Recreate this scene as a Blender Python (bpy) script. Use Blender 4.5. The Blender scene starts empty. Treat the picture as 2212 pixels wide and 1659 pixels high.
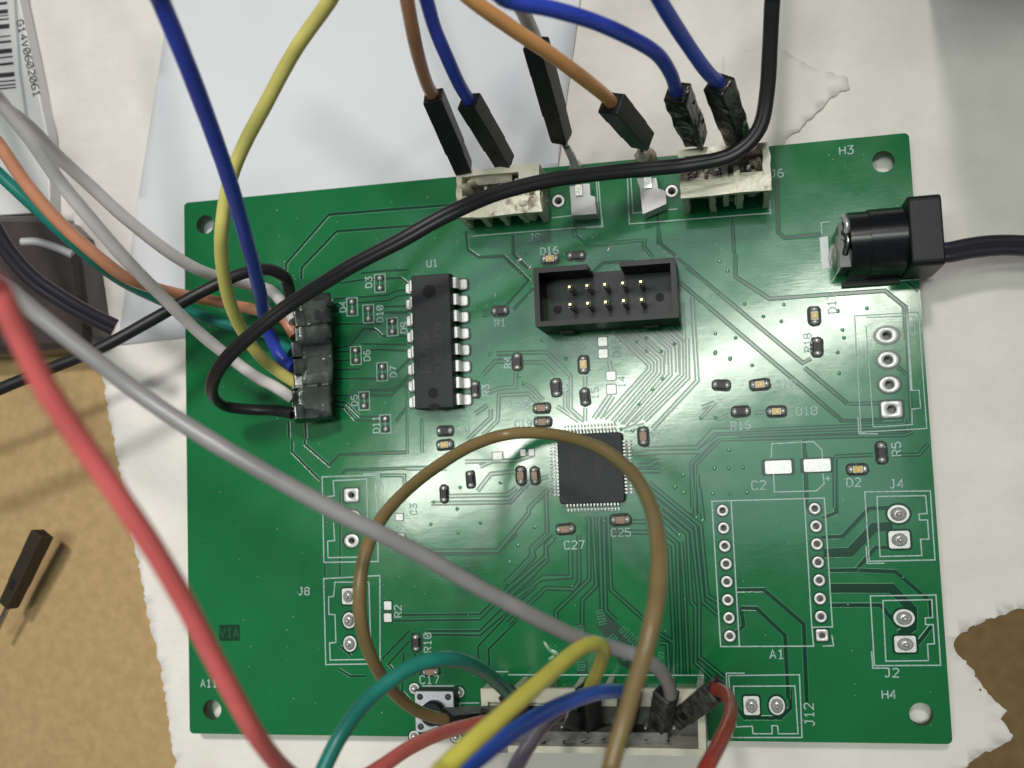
import bpy, bmesh, math, random
from mathutils import Vector, Matrix, noise
random.seed(7)
# ---------------------------------------------------------------- scale: 1 unit = 10 mm; all builders below take millimetres
S = 0.1
sc = bpy.context.scene
sc.unit_settings.system = 'METRIC'; sc.unit_settings.scale_length = 0.01
# ---------------------------------------------------------------- camera (pose solved from the board's corners and pin grid)
ROT = Matrix(((0.97824043, 0.03737242, 0.20408079), (-0.05401875, 0.99559643, 0.07661414), (-0.20031885, -0.08597124, 0.97595149)))
CAM = Vector((85.621367, 46.458682, -154.655301))      # x right, y down the board, z into the table (mm)
FPX = 2260.45; CU, CV = 1106.0, 829.5                   # focal length and centre for a 2212 px wide picture
cd = bpy.data.cameras.new("camera"); cam = bpy.data.objects.new("camera", cd); sc.collection.objects.link(cam)
cd.sensor_width = 36.0; cd.lens = 36.0 * FPX / 2212.0
cd.clip_start = 0.5; cd.clip_end = 1000
F = Matrix(((1, 0, 0), (0, -1, 0), (0, 0, -1)))         # flips y and z
m = (F @ ROT @ F).transposed().to_4x4()
m.translation = Vector((CAM.x, -CAM.y, -CAM.z)) * S
cam.matrix_world = m
cd.dof.use_dof = True; cd.dof.focus_distance = 14.8; cd.dof.aperture_fstop = 0.26; cd.dof.aperture_blades = 0
sc.camera = cam
# ---------------------------------------------------------------- picture settings
sc.render.engine = 'CYCLES'
sc.view_settings.view_transform = 'Standard'; sc.view_settings.look = 'None'
sc.view_settings.gamma = 1.0; sc.view_settings.exposure = 0.0
sc.cycles.max_bounces = 6; sc.cycles.caustics_reflective = False; sc.cycles.caustics_refractive = False
sc.cycles.sample_clamp_indirect = 4.0
sc.cycles.use_denoising = True
# ---------------------------------------------------------------- room light
w = bpy.data.worlds.new("World"); sc.world = w; w.use_nodes = True
bg = w.node_tree.nodes["Background"]; bg.inputs[0].default_value = (0.95, 0.98, 1.0, 1); bg.inputs[1].default_value = 0.12

def P(u, v, z=0.0):
    """picture measurement (2212 px wide) -> point at height z above the board face, mm, Blender axes"""
    d = ROT.transposed() @ Vector(((u - CU) / FPX, (v - CV) / FPX, 1.0))
    k = (-z - CAM.z) / d.z
    q = CAM + d * k
    return Vector((q.x, -q.y, z))

def ceiling(q, H):
    """where a lamp at height H must hang for the board to mirror it at q"""
    n = Vector((CAM.x, -CAM.y, 0)); c = -CAM.z
    r = n + (Vector((q.x, q.y, 0)) - n) * ((c + H) / c)
    return Vector((r.x, r.y, H))

def area(name, a, b, width, radiance, col):
    mid = (a + b) / 2 * S; d = (b - a) * S
    l = bpy.data.lights.new(name, 'AREA'); l.shape = 'RECTANGLE'; l.size = d.length; l.size_y = width * S
    l.energy = radiance * math.pi * l.size * l.size_y; l.color = col
    o = bpy.data.objects.new(name, l); sc.collection.objects.link(o); o.location = mid
    o.rotation_euler = (0, 0, math.atan2(d.y, d.x)); return o

area("ceiling_tube_lamp", ceiling(P(850, 1085), 1500), ceiling(P(1985, 600), 1500), 72, 33.0, (0.97, 1.0, 0.88))
pa, pb = ceiling(P(850, 860), 1520), ceiling(P(1960, 800), 1520)
area("ceiling_diffuser", pa, pb, 520, 2.0, (0.76, 1.0, 1.0))
sl = bpy.data.lights.new("key_spot", 'SPOT'); sl.energy = 8.9e5; sl.color = (1.0, 0.94, 0.925)  # added key light; its cone edge stands in for the phone's shadow
sl.spot_size = math.radians(9.3); sl.spot_blend = 1.0; sl.shadow_soft_size = 12.0
so = bpy.data.objects.new("key_spot", sl); sc.collection.objects.link(so)
so.location = (0, 60, 130)
tgt = Vector((0.9, -3.0, 0)); so.rotation_euler = (tgt - so.location).to_track_quat('-Z', 'Y').to_euler()

# ================================================================ materials
MATS = {}
def mat(name, col, rough=0.5, metal=0.0, spec=0.5, noise_amt=0.0, noise_scale=8.0, bump=0.0, bump_scale=30.0, col2=None,
        coat=0.0, trans=0.0, sss=0.0, rough2=None, detail=4.0, thresh=None):
    if name in MATS: return MATS[name]
    m = bpy.data.materials.new(name); m.use_nodes = True; nt = m.node_tree; b = nt.nodes["Principled BSDF"]
    b.inputs["Base Color"].default_value = (*col, 1); b.inputs["Roughness"].default_value = rough
    b.inputs["Metallic"].default_value = metal; b.inputs["Specular IOR Level"].default_value = spec
    b.inputs["Coat Weight"].default_value = coat; b.inputs["Coat Roughness"].default_value = 0.12
    b.inputs["Transmission Weight"].default_value = trans
    if sss: b.inputs["Subsurface Weight"].default_value = sss; b.inputs["Subsurface Scale"].default_value = 0.05
    tc = nt.nodes.new("ShaderNodeNewGeometry")
    if noise_amt or col2:
        n = nt.nodes.new("ShaderNodeTexNoise"); n.inputs["Scale"].default_value = noise_scale; n.inputs["Detail"].default_value = detail
        nt.links.new(tc.outputs["Position"], n.inputs["Vector"])
        r = nt.nodes.new("ShaderNodeValToRGB"); lo, hi = thresh or (0.35, 0.68)
        r.color_ramp.elements[0].position = lo; r.color_ramp.elements[1].position = hi
        c2 = col2 or tuple(c * (1 - noise_amt) for c in col)
        r.color_ramp.elements[0].color = (*c2, 1); r.color_ramp.elements[1].color = (*col, 1)
        nt.links.new(n.outputs["Fac"], r.inputs["Fac"]); nt.links.new(r.outputs["Color"], b.inputs["Base Color"])
        if rough2 is not None:
            mr = nt.nodes.new("ShaderNodeMapRange"); mr.inputs["To Min"].default_value = rough2; mr.inputs["To Max"].default_value = rough
            mr.inputs["From Min"].default_value = lo; mr.inputs["From Max"].default_value = hi
            nt.links.new(n.outputs["Fac"], mr.inputs["Value"]); nt.links.new(mr.outputs[0], b.inputs["Roughness"])
    if bump:
        n2 = nt.nodes.new("ShaderNodeTexNoise"); n2.inputs["Scale"].default_value = bump_scale; n2.inputs["Detail"].default_value = 4
        nt.links.new(tc.outputs["Position"], n2.inputs["Vector"])
        bp = nt.nodes.new("ShaderNodeBump"); bp.inputs["Strength"].default_value = 1.0; bp.inputs["Distance"].default_value = bump
        nt.links.new(n2.outputs["Fac"], bp.inputs["Height"]); nt.links.new(bp.outputs["Normal"], b.inputs["Normal"])
    MATS[name] = m; return m

def solder_mask(name, col, col2, rough):
    """glossy lacquer over copper: gentle waviness and the glass weave running across the board"""
    m = mat(name, col, rough=rough, spec=0.65, col2=col2, noise_scale=0.55, detail=6, thresh=(0.3, 0.7))
    nt = m.node_tree; b = nt.nodes["Principled BSDF"]; g = [n for n in nt.nodes if n.type == 'NEW_GEOMETRY'][0]
    def nz(scale, detail, stretch):
        mp = nt.nodes.new("ShaderNodeMapping"); mp.inputs["Scale"].default_value = stretch
        n = nt.nodes.new("ShaderNodeTexNoise"); n.inputs["Scale"].default_value = scale; n.inputs["Detail"].default_value = detail
        nt.links.new(g.outputs["Position"], mp.inputs[0]); nt.links.new(mp.outputs[0], n.inputs["Vector"]); return n.outputs["Fac"]
    h = None
    for sca, det, st, amt in ((0.9, 1, (1, 1, 1), 0.0038), (4.5, 3, (1, 1, 1), 0.0007), (16.0, 2, (0.2, 2.4, 1), 0.00018), (16.0, 2, (2.4, 0.2, 1), 0.00010), (60, 2, (1, 1, 1), 0.00006)):
        mu = nt.nodes.new("ShaderNodeMath"); mu.operation = 'MULTIPLY'; mu.inputs[1].default_value = amt
        nt.links.new(nz(sca, det, st), mu.inputs[0])
        if h is None: h = mu.outputs[0]
        else:
            ad = nt.nodes.new("ShaderNodeMath"); ad.operation = 'ADD'; nt.links.new(h, ad.inputs[0]); nt.links.new(mu.outputs[0], ad.inputs[1]); h = ad.outputs[0]
    mr = nt.nodes.new("ShaderNodeMapRange"); mr.inputs["From Min"].default_value = .35; mr.inputs["From Max"].default_value = .7; mr.inputs["To Min"].default_value = rough * .92; mr.inputs["To Max"].default_value = rough * 1.35
    nt.links.new(nz(1.7, 6, (1, 1, 1)), mr.inputs["Value"]); nt.links.new(mr.outputs[0], b.inputs["Roughness"])
    bp = nt.nodes.new("ShaderNodeBump"); bp.inputs["Strength"].default_value = 1; bp.inputs["Distance"].default_value = 1.0
    nt.links.new(h, bp.inputs["Height"]); nt.links.new(bp.outputs["Normal"], b.inputs["Normal"])
    return m

MASK = solder_mask("green_solder_mask", (0.0095, 0.180, 0.055), (0.0085, 0.148, 0.047), 0.115)
GAP = mat("bare_laminate_green", (0.003, 0.047, 0.022), rough=0.17, spec=0.42)
RAIL = mat("raised_trace_green", (0.010, 0.115, 0.042), rough=0.3, spec=0.5)
EDGE = mat("mask_edge_highlight", (0.030, 0.21, 0.085), rough=0.22, spec=0.5)  # lighter green: the highlight along copper edges is put into the colour
COND = mat("mask_over_trace", (0.020, 0.19, 0.075), rough=0.14, spec=0.6)
LAM = mat("laminate_edge", (0.09, 0.17, 0.07), rough=0.7, noise_amt=0.5, noise_scale=12)
SILK = mat("silkscreen_ink", (0.46, 0.61, 0.57), rough=0.6, noise_amt=0.35, noise_scale=22, thresh=(0.3, 0.5))
SILKW = mat("silkscreen_solid_white", (0.78, 0.80, 0.80), rough=0.6)
SOLDER = mat("solder", (0.80, 0.78, 0.75), rough=0.25, metal=0.5, noise_amt=0.35, noise_scale=25, bump=0.004, bump_scale=18)
TIN = mat("tinned_pad", (0.84, 0.84, 0.80), rough=0.38, metal=0.3, noise_amt=0.25, noise_scale=40, bump=0.0012, bump_scale=50)
HOLE = mat("plated_hole", (0.35, 0.34, 0.31), rough=0.35, metal=1.0)
FLUX = mat("burnt_flux", (0.004, 0.010, 0.007), rough=0.35, spec=0.25, noise_amt=0.5, noise_scale=20, bump=0.006, bump_scale=25)
RES = mat("resistor_black", (0.050, 0.047, 0.054), rough=0.45, spec=.3, noise_amt=0.4, noise_scale=40)
CAPM = mat("capacitor_tan", (0.36, 0.24, 0.15), rough=0.45, noise_amt=0.3, noise_scale=30)
LEDW = mat("led_body", (0.72, 0.70, 0.60), rough=0.35)
LEDY = mat("led_phosphor", (0.88, 0.56, 0.07), rough=0.3, noise_amt=0.4, noise_scale=60)
CHIP = mat("chip_epoxy", (0.019, 0.020, 0.024), rough=0.45, spec=0.26, noise_amt=0.25, noise_scale=14, bump=0.0012, bump_scale=70)
CHIPD = mat("chip_mark_disc", (0.010, 0.011, 0.012), rough=0.6, spec=0.2)
INKG = mat("chip_faint_print", (0.034, 0.033, 0.034), rough=0.45, spec=.27)
BLK = mat("black_plastic", (0.010, 0.011, 0.013), rough=0.42, spec=0.28, noise_amt=0.3, noise_scale=10, bump=0.0015, bump_scale=35)
BLKG = mat("glossy_black_plastic", (0.007, 0.008, 0.010), rough=0.24, spec=0.45, bump=0.0006, bump_scale=12)
BLKM = mat("scorched_black_plastic", (0.007, 0.007, 0.008), rough=0.22, spec=0.6, bump=0.02, bump_scale=10)
DUP = mat("dupont_black", (0.013, 0.016, 0.019), rough=0.40, spec=0.36, noise_amt=0.3, noise_scale=12)
DUPG = mat("dusty_dark_grey_plastic", (0.088, 0.085, 0.080), rough=0.5, noise_amt=0.72, noise_scale=11, thresh=(0.4, 0.6), bump=0.006, bump_scale=16)
DARK = mat("opening_shade_black", (0.004, 0.004, 0.005), rough=0.6)
GOLD = mat("gold_pin", (0.85, 0.66, 0.28), rough=0.22, metal=1.0)
STEEL = mat("steel_pin", (0.50, 0.49, 0.46), rough=0.28, metal=1.0, noise_amt=0.5, noise_scale=20)
PLATE = mat("button_plate", (0.56, 0.57, 0.62), rough=0.38, metal=0.55, noise_amt=0.15, noise_scale=20)
CREAM = mat("cream_nylon", (0.70, 0.68, 0.54), rough=0.42, sss=0.12, noise_amt=0.22, noise_scale=3.0, bump=0.004, bump_scale=10)
CREAMB = mat("scorched_cream_nylon", (0.70, 0.67, 0.51), rough=0.3, col2=(0.17, 0.125, 0.075), noise_scale=3.4, thresh=(0.36, 0.46), bump=0.014, bump_scale=11, detail=8)
MELT = mat("burnt_brown_plastic", (0.34, 0.29, 0.21), rough=0.15, col2=(0.030, 0.022, 0.015), noise_scale=7.0, thresh=(0.40, 0.52), bump=0.03, bump_scale=12, detail=8)
SOOT = mat("grey_soot_plastic", (0.17, 0.17, 0.155), rough=0.5, col2=(0.05, 0.05, 0.045), noise_scale=4, thresh=(0.3, 0.6), bump=0.006, bump_scale=14)
WHITEP = mat("white_nylon", (0.72, 0.72, 0.71), rough=0.4, sss=0.1, noise_amt=0.12, noise_scale=4, bump=0.008, bump_scale=8)

def wire_mat(name, c, rough=0.32, spec=0.5):
    return mat(name + "_insulation", c, rough=rough, spec=spec, noise_amt=0.12, noise_scale=3.0, bump=0.0012, bump_scale=9)
W_BLUE = wire_mat("blue", (0.045, 0.088, 0.62)); W_YEL = wire_mat("yellow", (0.86, 0.79, 0.22)); W_YEL2 = wire_mat("bright_yellow", (0.93, 0.84, 0.14)); W_WHT = wire_mat("white", (0.82, 0.78, 0.76))
W_ORG = wire_mat("orange", (0.78, 0.30, 0.08)); W_ORL = wire_mat("light_orange", (0.98, 0.47, 0.17)); W_TEAL = wire_mat("teal", (0.018, 0.24, 0.19))
W_GRY = wire_mat("grey", (0.37, 0.36, 0.365)); W_RED = wire_mat("coral_red", (1.0, 0.20, 0.19)); W_RED2 = wire_mat("deep_red", (0.45, 0.040, 0.030))
W_BRN = wire_mat("brown", (0.27, 0.19, 0.08)); W_PUR = wire_mat("purple", (0.34, 0.25, 0.37)); W_BLK = wire_mat("black", (0.012, 0.012, 0.014), rough=0.36)
W_BLK2 = wire_mat('charcoal', (0.019, 0.019, 0.021), rough=.42, spec=.4); W_CAB = wire_mat('purplish_black', (0.030, 0.027, 0.036), rough=.3, spec=.5)
W_LGR = wire_mat("light_grey", (0.50, 0.50, 0.50)); W_BLU2 = wire_mat("royal_blue", (0.035, 0.12, 0.66)); W_RUST = wire_mat("rust_orange", (0.76, 0.34, 0.20))

def cloth(name, c, c2, bumpd, scale, lines):
    m = mat(name, c, rough=0.9, spec=0.15, col2=c2, noise_scale=1.6, detail=6, thresh=(0.3, 0.7))
    nt = m.node_tree; b = nt.nodes["Principled BSDF"]; g = [n for n in nt.nodes if n.type == 'NEW_GEOMETRY'][0]
    mp = nt.nodes.new("ShaderNodeMapping"); mp.inputs["Scale"].default_value = (0.8, 1.3, 1); mp.inputs["Rotation"].default_value = (0, 0, 0.06)
    nt.links.new(g.outputs["Position"], mp.inputs[0])
    n = nt.nodes.new("ShaderNodeTexNoise"); n.inputs["Scale"].default_value = scale; n.inputs["Detail"].default_value = 5
    nt.links.new(mp.outputs[0], n.inputs["Vector"])
    wv = nt.nodes.new("ShaderNodeTexWave"); wv.bands_direction = 'Y'; wv.inputs["Scale"].default_value = 2.4; wv.inputs["Distortion"].default_value = 2.5
    wv.inputs["Detail"].default_value = 3; nt.links.new(g.outputs["Position"], wv.inputs["Vector"])
    mu = nt.nodes.new("ShaderNodeMath"); mu.operation = 'MULTIPLY_ADD'; mu.inputs[1].default_value = lines
    nt.links.new(wv.outputs["Fac"], mu.inputs[0]); nt.links.new(n.outputs["Fac"], mu.inputs[2])
    bp = nt.nodes.new("ShaderNodeBump"); bp.inputs["Distance"].default_value = bumpd; bp.inputs["Strength"].default_value = 1
    nt.links.new(mu.outputs[0], bp.inputs["Height"]); nt.links.new(bp.outputs["Normal"], b.inputs["Normal"])
    return m
TISSUE = cloth("tissue_paper", (0.90, 0.855, 0.80), (0.82, 0.775, 0.72), 0.018, 5.0, 0.0)
PAPER = cloth("printer_paper", (0.81, 0.82, 0.86), (0.79, 0.80, 0.84), 0.002, 12.0, 0.0)
CARD = mat("cardboard", (0.50, 0.345, 0.17), rough=0.85, spec=0.2, col2=(0.43, 0.29, 0.135), noise_scale=6, detail=8, bump=0.005, bump_scale=12)
BRICK = mat("dark_brown_plastic", (0.075, 0.062, 0.060), rough=0.22, spec=0.6, col2=(0.045, 0.035, 0.034), noise_scale=1.0, bump=0.02, bump_scale=1.6)
PACK = mat("white_glossy_label", (0.78, 0.78, 0.79), rough=0.35)
INK = mat("black_print", (0.03, 0.03, 0.035), rough=0.5)
CREASE = mat("grey_crease", (0.42, 0.46, 0.46), rough=0.4)

# ================================================================ mesh helpers (millimetres in, scene units out)
class MB:
    def __init__(s): s.v = []; s.f = []; s.m = []; s.sm = []; s.mats = []
    def mi(s, m):
        if m not in s.mats: s.mats.append(m)
        return s.mats.index(m)
    def add(s, vs, fs, m, smooth=False):
        o = len(s.v); s.v += [Vector(p) for p in vs]; k = s.mi(m)
        for f in fs: s.f.append([i + o for i in f]); s.m.append(k); s.sm.append(smooth)
    def build(s, name, parent=None, origin=None, bevel=0.0, recalc=True):
        me = bpy.data.meshes.new(name); o0 = origin or Vector((0, 0, 0))
        me.from_pydata([(p - o0) * S for p in s.v], [], s.f)
        for m_ in s.mats: me.materials.append(m_)
        for p, k, q in zip(me.polygons, s.m, s.sm): p.material_index = k; p.use_smooth = q
        if recalc:
            bm = bmesh.new(); bm.from_mesh(me); bmesh.ops.recalc_face_normals(bm, faces=bm.faces); bm.to_mesh(me); bm.free()
        me.update()
        return link(name, me, parent, o0, bevel)
def link(name, me, parent=None, o0=Vector((0, 0, 0)), bevel=0.0):
    o = bpy.data.objects.new(name, me); sc.collection.objects.link(o); o.location = o0 * S
    if parent: o.parent = parent; o.location = o0 * S - world_of(parent)
    if bevel:
        bv = o.modifiers.new("bevel", 'BEVEL'); bv.width = bevel * S; bv.segments = 2; bv.limit_method = 'ANGLE'; bv.angle_limit = 0.7
    return o
def world_of(o):
    p = o.location.copy()
    while o.parent: o = o.parent; p = p + o.location
    return p
def empty(name, loc, label, cat, group=None):
    o = bpy.data.objects.new(name, None); sc.collection.objects.link(o); o.location = loc * S; o.empty_display_size = 0.2
    o["label"] = label; o["category"] = cat
    if group: o["group"] = group
    return o
def box(mb, c, sx, sy, sz, m, rot=0.0, taper=1.0, mtop=None):
    """box standing on z=c.z"""
    cr, sr = math.cos(rot), math.sin(rot); vs = []
    for z, t in ((0, 1.0), (sz, taper)):
        for a, b in ((-1, -1), (1, -1), (1, 1), (-1, 1)):
            x, y = a * sx / 2 * t, b * sy / 2 * t
            vs.append(Vector((c.x + x * cr - y * sr, c.y + x * sr + y * cr, c.z + z)))
    mb.add(vs, [(0, 1, 5, 4), (1, 2, 6, 5), (2, 3, 7, 6), (3, 0, 4, 7), (3, 2, 1, 0)], m)
    mb.add(vs[4:], [(0, 1, 2, 3)], mtop or m)
def boxx(mb, x0, x1, y0, y1, z0, z1, m):
    box(mb, Vector(((x0 + x1) / 2, (y0 + y1) / 2, z0)), abs(x1 - x0), abs(y1 - y0), z1 - z0, m)
def dome(mb, c, rx, ry, h, m, n=14, rings=4, rot=0.0, jitter=0.0, power=1.0):
    vs = []; cr, sr = math.cos(rot), math.sin(rot)
    for i in range(rings):
        a = i / rings * math.pi / 2
        for k in range(n):
            t = 2 * math.pi * k / n; j = 1 + random.uniform(-jitter, jitter)
            x, y = rx * math.cos(a) * math.cos(t) * j, ry * math.cos(a) * math.sin(t) * j
            vs.append((c.x + x * cr - y * sr, c.y + x * sr + y * cr, c.z + h * math.sin(a) ** power))
    vs.append((c.x, c.y, c.z + h)); fs = []
    for i in range(rings - 1):
        for k in range(n): fs.append((i * n + k, i * n + (k + 1) % n, (i + 1) * n + (k + 1) % n, (i + 1) * n + k))
    for k in range(n): fs.append(((rings - 1) * n + k, (rings - 1) * n + (k + 1) % n, rings * n))
    mb.add(vs, fs, m, True)
def disc(mb, c, r, m, n=20, z=0.0, ry=None, rot=0.0, sq=False, corner=0.25, jitter=0.0):
    ry = ry or r; vs = []
    if sq:
        pts = rrect(r, ry, min(r, ry) * corner, 3)
    else: pts = [(r * math.cos(2 * math.pi * k / n), ry * math.sin(2 * math.pi * k / n)) for k in range(n)]
    cr, sr = math.cos(rot), math.sin(rot)
    for x, y in pts:
        j = 1 + random.uniform(-jitter, jitter); vs.append((c.x + (x * cr - y * sr) * j, c.y + (x * sr + y * cr) * j, c.z + z))
    mb.add(vs, [tuple(range(len(vs)))], m)
def rrect(hx, hy, r, n=3):
    pts = []
    for cx, cy, a0 in ((hx - r, hy - r, 0), (-hx + r, hy - r, 90), (-hx + r, -hy + r, 180), (hx - r, -hy + r, 270)):
        for i in range(n + 1):
            a = math.radians(a0 + 90 * i / n); pts.append((cx + r * math.cos(a), cy + r * math.sin(a)))
    return pts
def prism(mb, pts, z0, z1, m, top=None, inset=0.0, smooth=False):
    """pts: list of (x,y) ; optional inset chamfer on the top"""
    n = len(pts); cx = sum(p[0] for p in pts) / n; cy = sum(p[1] for p in pts) / n
    rings = [(z0, 0.0), (z1 - inset, 0.0)] + ([(z1, inset)] if inset else [])
    vs = []
    for z, ins in rings:
        for x, y in pts:
            d = math.hypot(x - cx, y - cy); k = (d - ins) / d if d else 1
            vs.append((cx + (x - cx) * k, cy + (y - cy) * k, z))
    fs = []
    for r in range(len(rings) - 1):
        for i in range(n): fs.append((r * n + i, r * n + (i + 1) % n, (r + 1) * n + (i + 1) % n, (r + 1) * n + i))
    mb.add(vs, fs, m, smooth)
    l = len(rings) - 1
    mb.add(vs[l * n:], [tuple(range(n))], top or m); mb.add(vs[:n], [tuple(reversed(range(n)))], m)
def frame_box(mb, pa, pb, sx, sy, roll, m, caps=True, sec=None):
    """box between two points; sec = list of (t, scale_x, scale_y)"""
    d = (pb - pa); L = d.length; d.normalize()
    ref = Vector((0, 0, 1)) if abs(d.z) < 0.9 else Vector((0, 1, 0))
    a = d.cross(ref).normalized(); b = a.cross(d).normalized()
    a, b = a * math.cos(roll) + b * math.sin(roll), b * math.cos(roll) - a * math.sin(roll)
    sec = sec or [(0, 1, 1), (1, 1, 1)]; vs = []
    for t, kx, ky in sec:
        for i, j in ((-1, -1), (1, -1), (1, 1), (-1, 1)): vs.append(pa + d * L * t + a * i * sx / 2 * kx + b * j * sy / 2 * ky)
    fs = []
    for r in range(len(sec) - 1):
        for i in range(4): fs.append((r * 4 + i, r * 4 + (i + 1) % 4, r * 4 + 4 + (i + 1) % 4, r * 4 + 4 + i))
    if caps: fs += [(3, 2, 1, 0), tuple(range(len(vs) - 4, len(vs)))]
    mb.add(vs, fs, m); return d, a, b
def crspline(pts, n=10):
    out = []; q = [pts[0] * 2 - pts[1]] + pts + [pts[-1] * 2 - pts[-2]]
    for i in range(1, len(q) - 2):
        p0, p1, p2, p3 = q[i - 1:i + 3]
        for k in range(n):
            t = k / n
            out.append(0.5 * ((2 * p1) + (p2 - p0) * t + (2 * p0 - 5 * p1 + 4 * p2 - p3) * t * t + (3 * p1 - p0 - 3 * p2 + p3) * t ** 3))
    out.append(q[-2]); return out
def tube(mb, pts, r, m, n=14, prof=None, roll=0.0, caps=True, wob=0.0):
    vs = []; fs = []; N = len(pts)
    t0 = (pts[1] - pts[0]).normalized(); up = Vector((0, 0, 1)) if abs(t0.z) < 0.9 else Vector((0, 1, 0))
    a = t0.cross(up).normalized()
    for i, p in enumerate(pts):
        t = (pts[min(i + 1, N - 1)] - pts[max(i - 1, 0)]).normalized()
        a = (a - t * a.dot(t)).normalized(); b = t.cross(a)
        ra = r * (1 + (wob * noise.noise(p * 0.25) if wob else 0))
        for k in range(n):
            th = 2 * math.pi * k / n; x, y = (prof(th) if prof else (math.cos(th), math.sin(th)))
            xr, yr = x * math.cos(roll) - y * math.sin(roll), x * math.sin(roll) + y * math.cos(roll)
            vs.append(p + (a * xr + b * yr) * ra)
    for i in range(N - 1):
        for k in range(n): fs.append((i * n + k, i * n + (k + 1) % n, (i + 1) * n + (k + 1) % n, (i + 1) * n + k))
    mb.add(vs, fs, m, True)
    if caps: mb.add(vs[:n], [tuple(reversed(range(n)))], m); mb.add(vs[-n:], [tuple(range(n))], m)
def twin(th):                       # figure-of-eight flat twin cable
    c, s_ = math.cos(th), math.sin(th)
    rho = 0.84 * abs(c) + math.sqrt(max(0.0, 1 - (0.84 * s_) ** 2))
    return rho * c, rho * s_
def flat2(th):                      # slightly flattened two-core lead with a shallow groove
    c, s_ = math.cos(th), math.sin(th); rho = .36 * abs(c) + math.sqrt(max(0.0, 1 - (.36 * s_) ** 2)) - .07 * math.exp(-(c / .22) ** 2)
    return rho * c, rho * s_
def offset_poly(pts, o, closed=False):
    res = []; n = len(pts)
    for i in range(n):
        if closed: a, b, c = pts[i - 1], pts[i], pts[(i + 1) % n]
        else: a, b, c = pts[max(i - 1, 0)], pts[i], pts[min(i + 1, n - 1)]
        d1 = (b - a); d2 = (c - b)
        if d1.length < 1e-9: d1 = d2
        if d2.length < 1e-9: d2 = d1
        d1 = d1.normalized(); d2 = d2.normalized(); n1 = Vector((-d1.y, d1.x)); n2 = Vector((-d2.y, d2.x))
        k = (n1 + n2); k = n1 if k.length < 1e-6 else k.normalized(); cs = max(0.45, k.dot(n1)); res.append(b + k * (o / cs))
    return res
def strip(mb, pts, cols, mats_, closed=False):
    """sweep a flat cross-section cols=[(offset,z)...] along 2-D points; mats_ per gap"""
    P2 = [Vector((p.x, p.y)) for p in pts]; rows = [offset_poly(P2, o, closed) for o, z in cols]; n = len(P2)
    for j in range(len(cols) - 1):
        vs = [(*rows[j][i], cols[j][1]) for i in range(n)] + [(*rows[j + 1][i], cols[j + 1][1]) for i in range(n)]
        rng = range(n) if closed else range(n - 1)
        mb.add(vs, [(i, n + i, n + (i + 1) % n, (i + 1) % n) for i in rng], mats_[j])

# picture measurements were read off enlarged crops: crop origin and scale -> 2212 px picture
K = 1 / 1.8228
def crop(ox, oy, k): return lambda x, y: ((ox + x * k) * K, (oy + y * k) * K)
F1 = crop(1000, 700, .6028); F2 = crop(1600, 200, .4822); F3 = crop(2300, 200, .4822); F4 = crop(1900, 900, .5425)
F5 = crop(1600, 1500, .4822); F6 = crop(1200, 2100, .5569); F7 = crop(1900, 2300, .4521); F8 = crop(3000, 400, .5426)
F9 = crop(2600, 1000, .6027); F10 = crop(2600, 1800, .738); F11 = crop(0, 600, .6027); F12 = crop(2000, 1900, .5123)
F13 = crop(1150, 1750, .3315); F14 = crop(2200, 1000, .4821); FD = lambda x, y: (x, y)
def Q(fr, p, z=0.0): return P(*fr(*p), z)

# ================================================================ the table: cardboard, tissue, printer paper
ZC, ZT, ZP = -3.9, -3.35, -3.05
def sheet(name, outline, z, mt, label, cat, step=3.0, amp=0.12, thick=0.15, rough_edge=0.0, kind=None, fn=None):
    """a thin sheet with edges traced at real size and gentle waves"""
    pts = []
    for i, p in enumerate(outline):
        q = outline[(i + 1) % len(outline)]
        n = max(1, int((q - p).length / 0.45)) if rough_edge else 1
        for k in range(n):
            r = p.lerp(q, k / n)
            if rough_edge: r = r + Vector((noise.noise(r * 0.9), noise.noise(r * 0.9 + Vector((9, 3, 0))), 0)) * rough_edge + Vector((noise.noise(r * 3.1), noise.noise(r * 3.1 + Vector((5, 7, 0))), 0)) * rough_edge * 0.8
            pts.append(r)
    bm = bmesh.new(); vs = [bm.verts.new((p.x, p.y, 0)) for p in pts]; bm.faces.new(vs)
    x0, x1 = min(p.x for p in pts), max(p.x for p in pts); y0, y1 = min(p.y for p in pts), max(p.y for p in pts)
    x = x0 + step
    while x < x1:
        bmesh.ops.bisect_plane(bm, geom=bm.verts[:] + bm.edges[:] + bm.faces[:], plane_co=(x, 0, 0), plane_no=(1, 0, 0)); x += step
    y = y0 + step
    while y < y1:
        bmesh.ops.bisect_plane(bm, geom=bm.verts[:] + bm.edges[:] + bm.faces[:], plane_co=(0, y, 0), plane_no=(0, 1, 0)); y += step
    bmesh.ops.triangulate(bm, faces=[f for f in bm.faces if len(f.verts) > 4])
    for v in bm.verts:
        h = amp * (noise.noise(Vector((v.co.x * .035, v.co.y * .035, z))) + 0.35 * noise.noise(Vector((v.co.x * .12, v.co.y * .12, 3 + z))))
        v.co.z = z + h + (fn(v.co.x, v.co.y) if fn else 0)
        v.co *= S
    bm.normal_update()
    for f in bm.faces:
        f.smooth = True
        if f.normal.z < 0: f.normal_flip()
    me = bpy.data.meshes.new(name); bm.to_mesh(me); bm.free(); me.materials.append(mt)
    o = bpy.data.objects.new(name, me); sc.collection.objects.link(o)
    sd = o.modifiers.new("thickness", 'SOLIDIFY'); sd.thickness = thick * S; sd.offset = -1
    if kind: o["kind"] = kind
    o["label"] = label
    if cat: o["category"] = cat
    return o
def D(u, v, z=0): return P(u, v, z)
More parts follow.
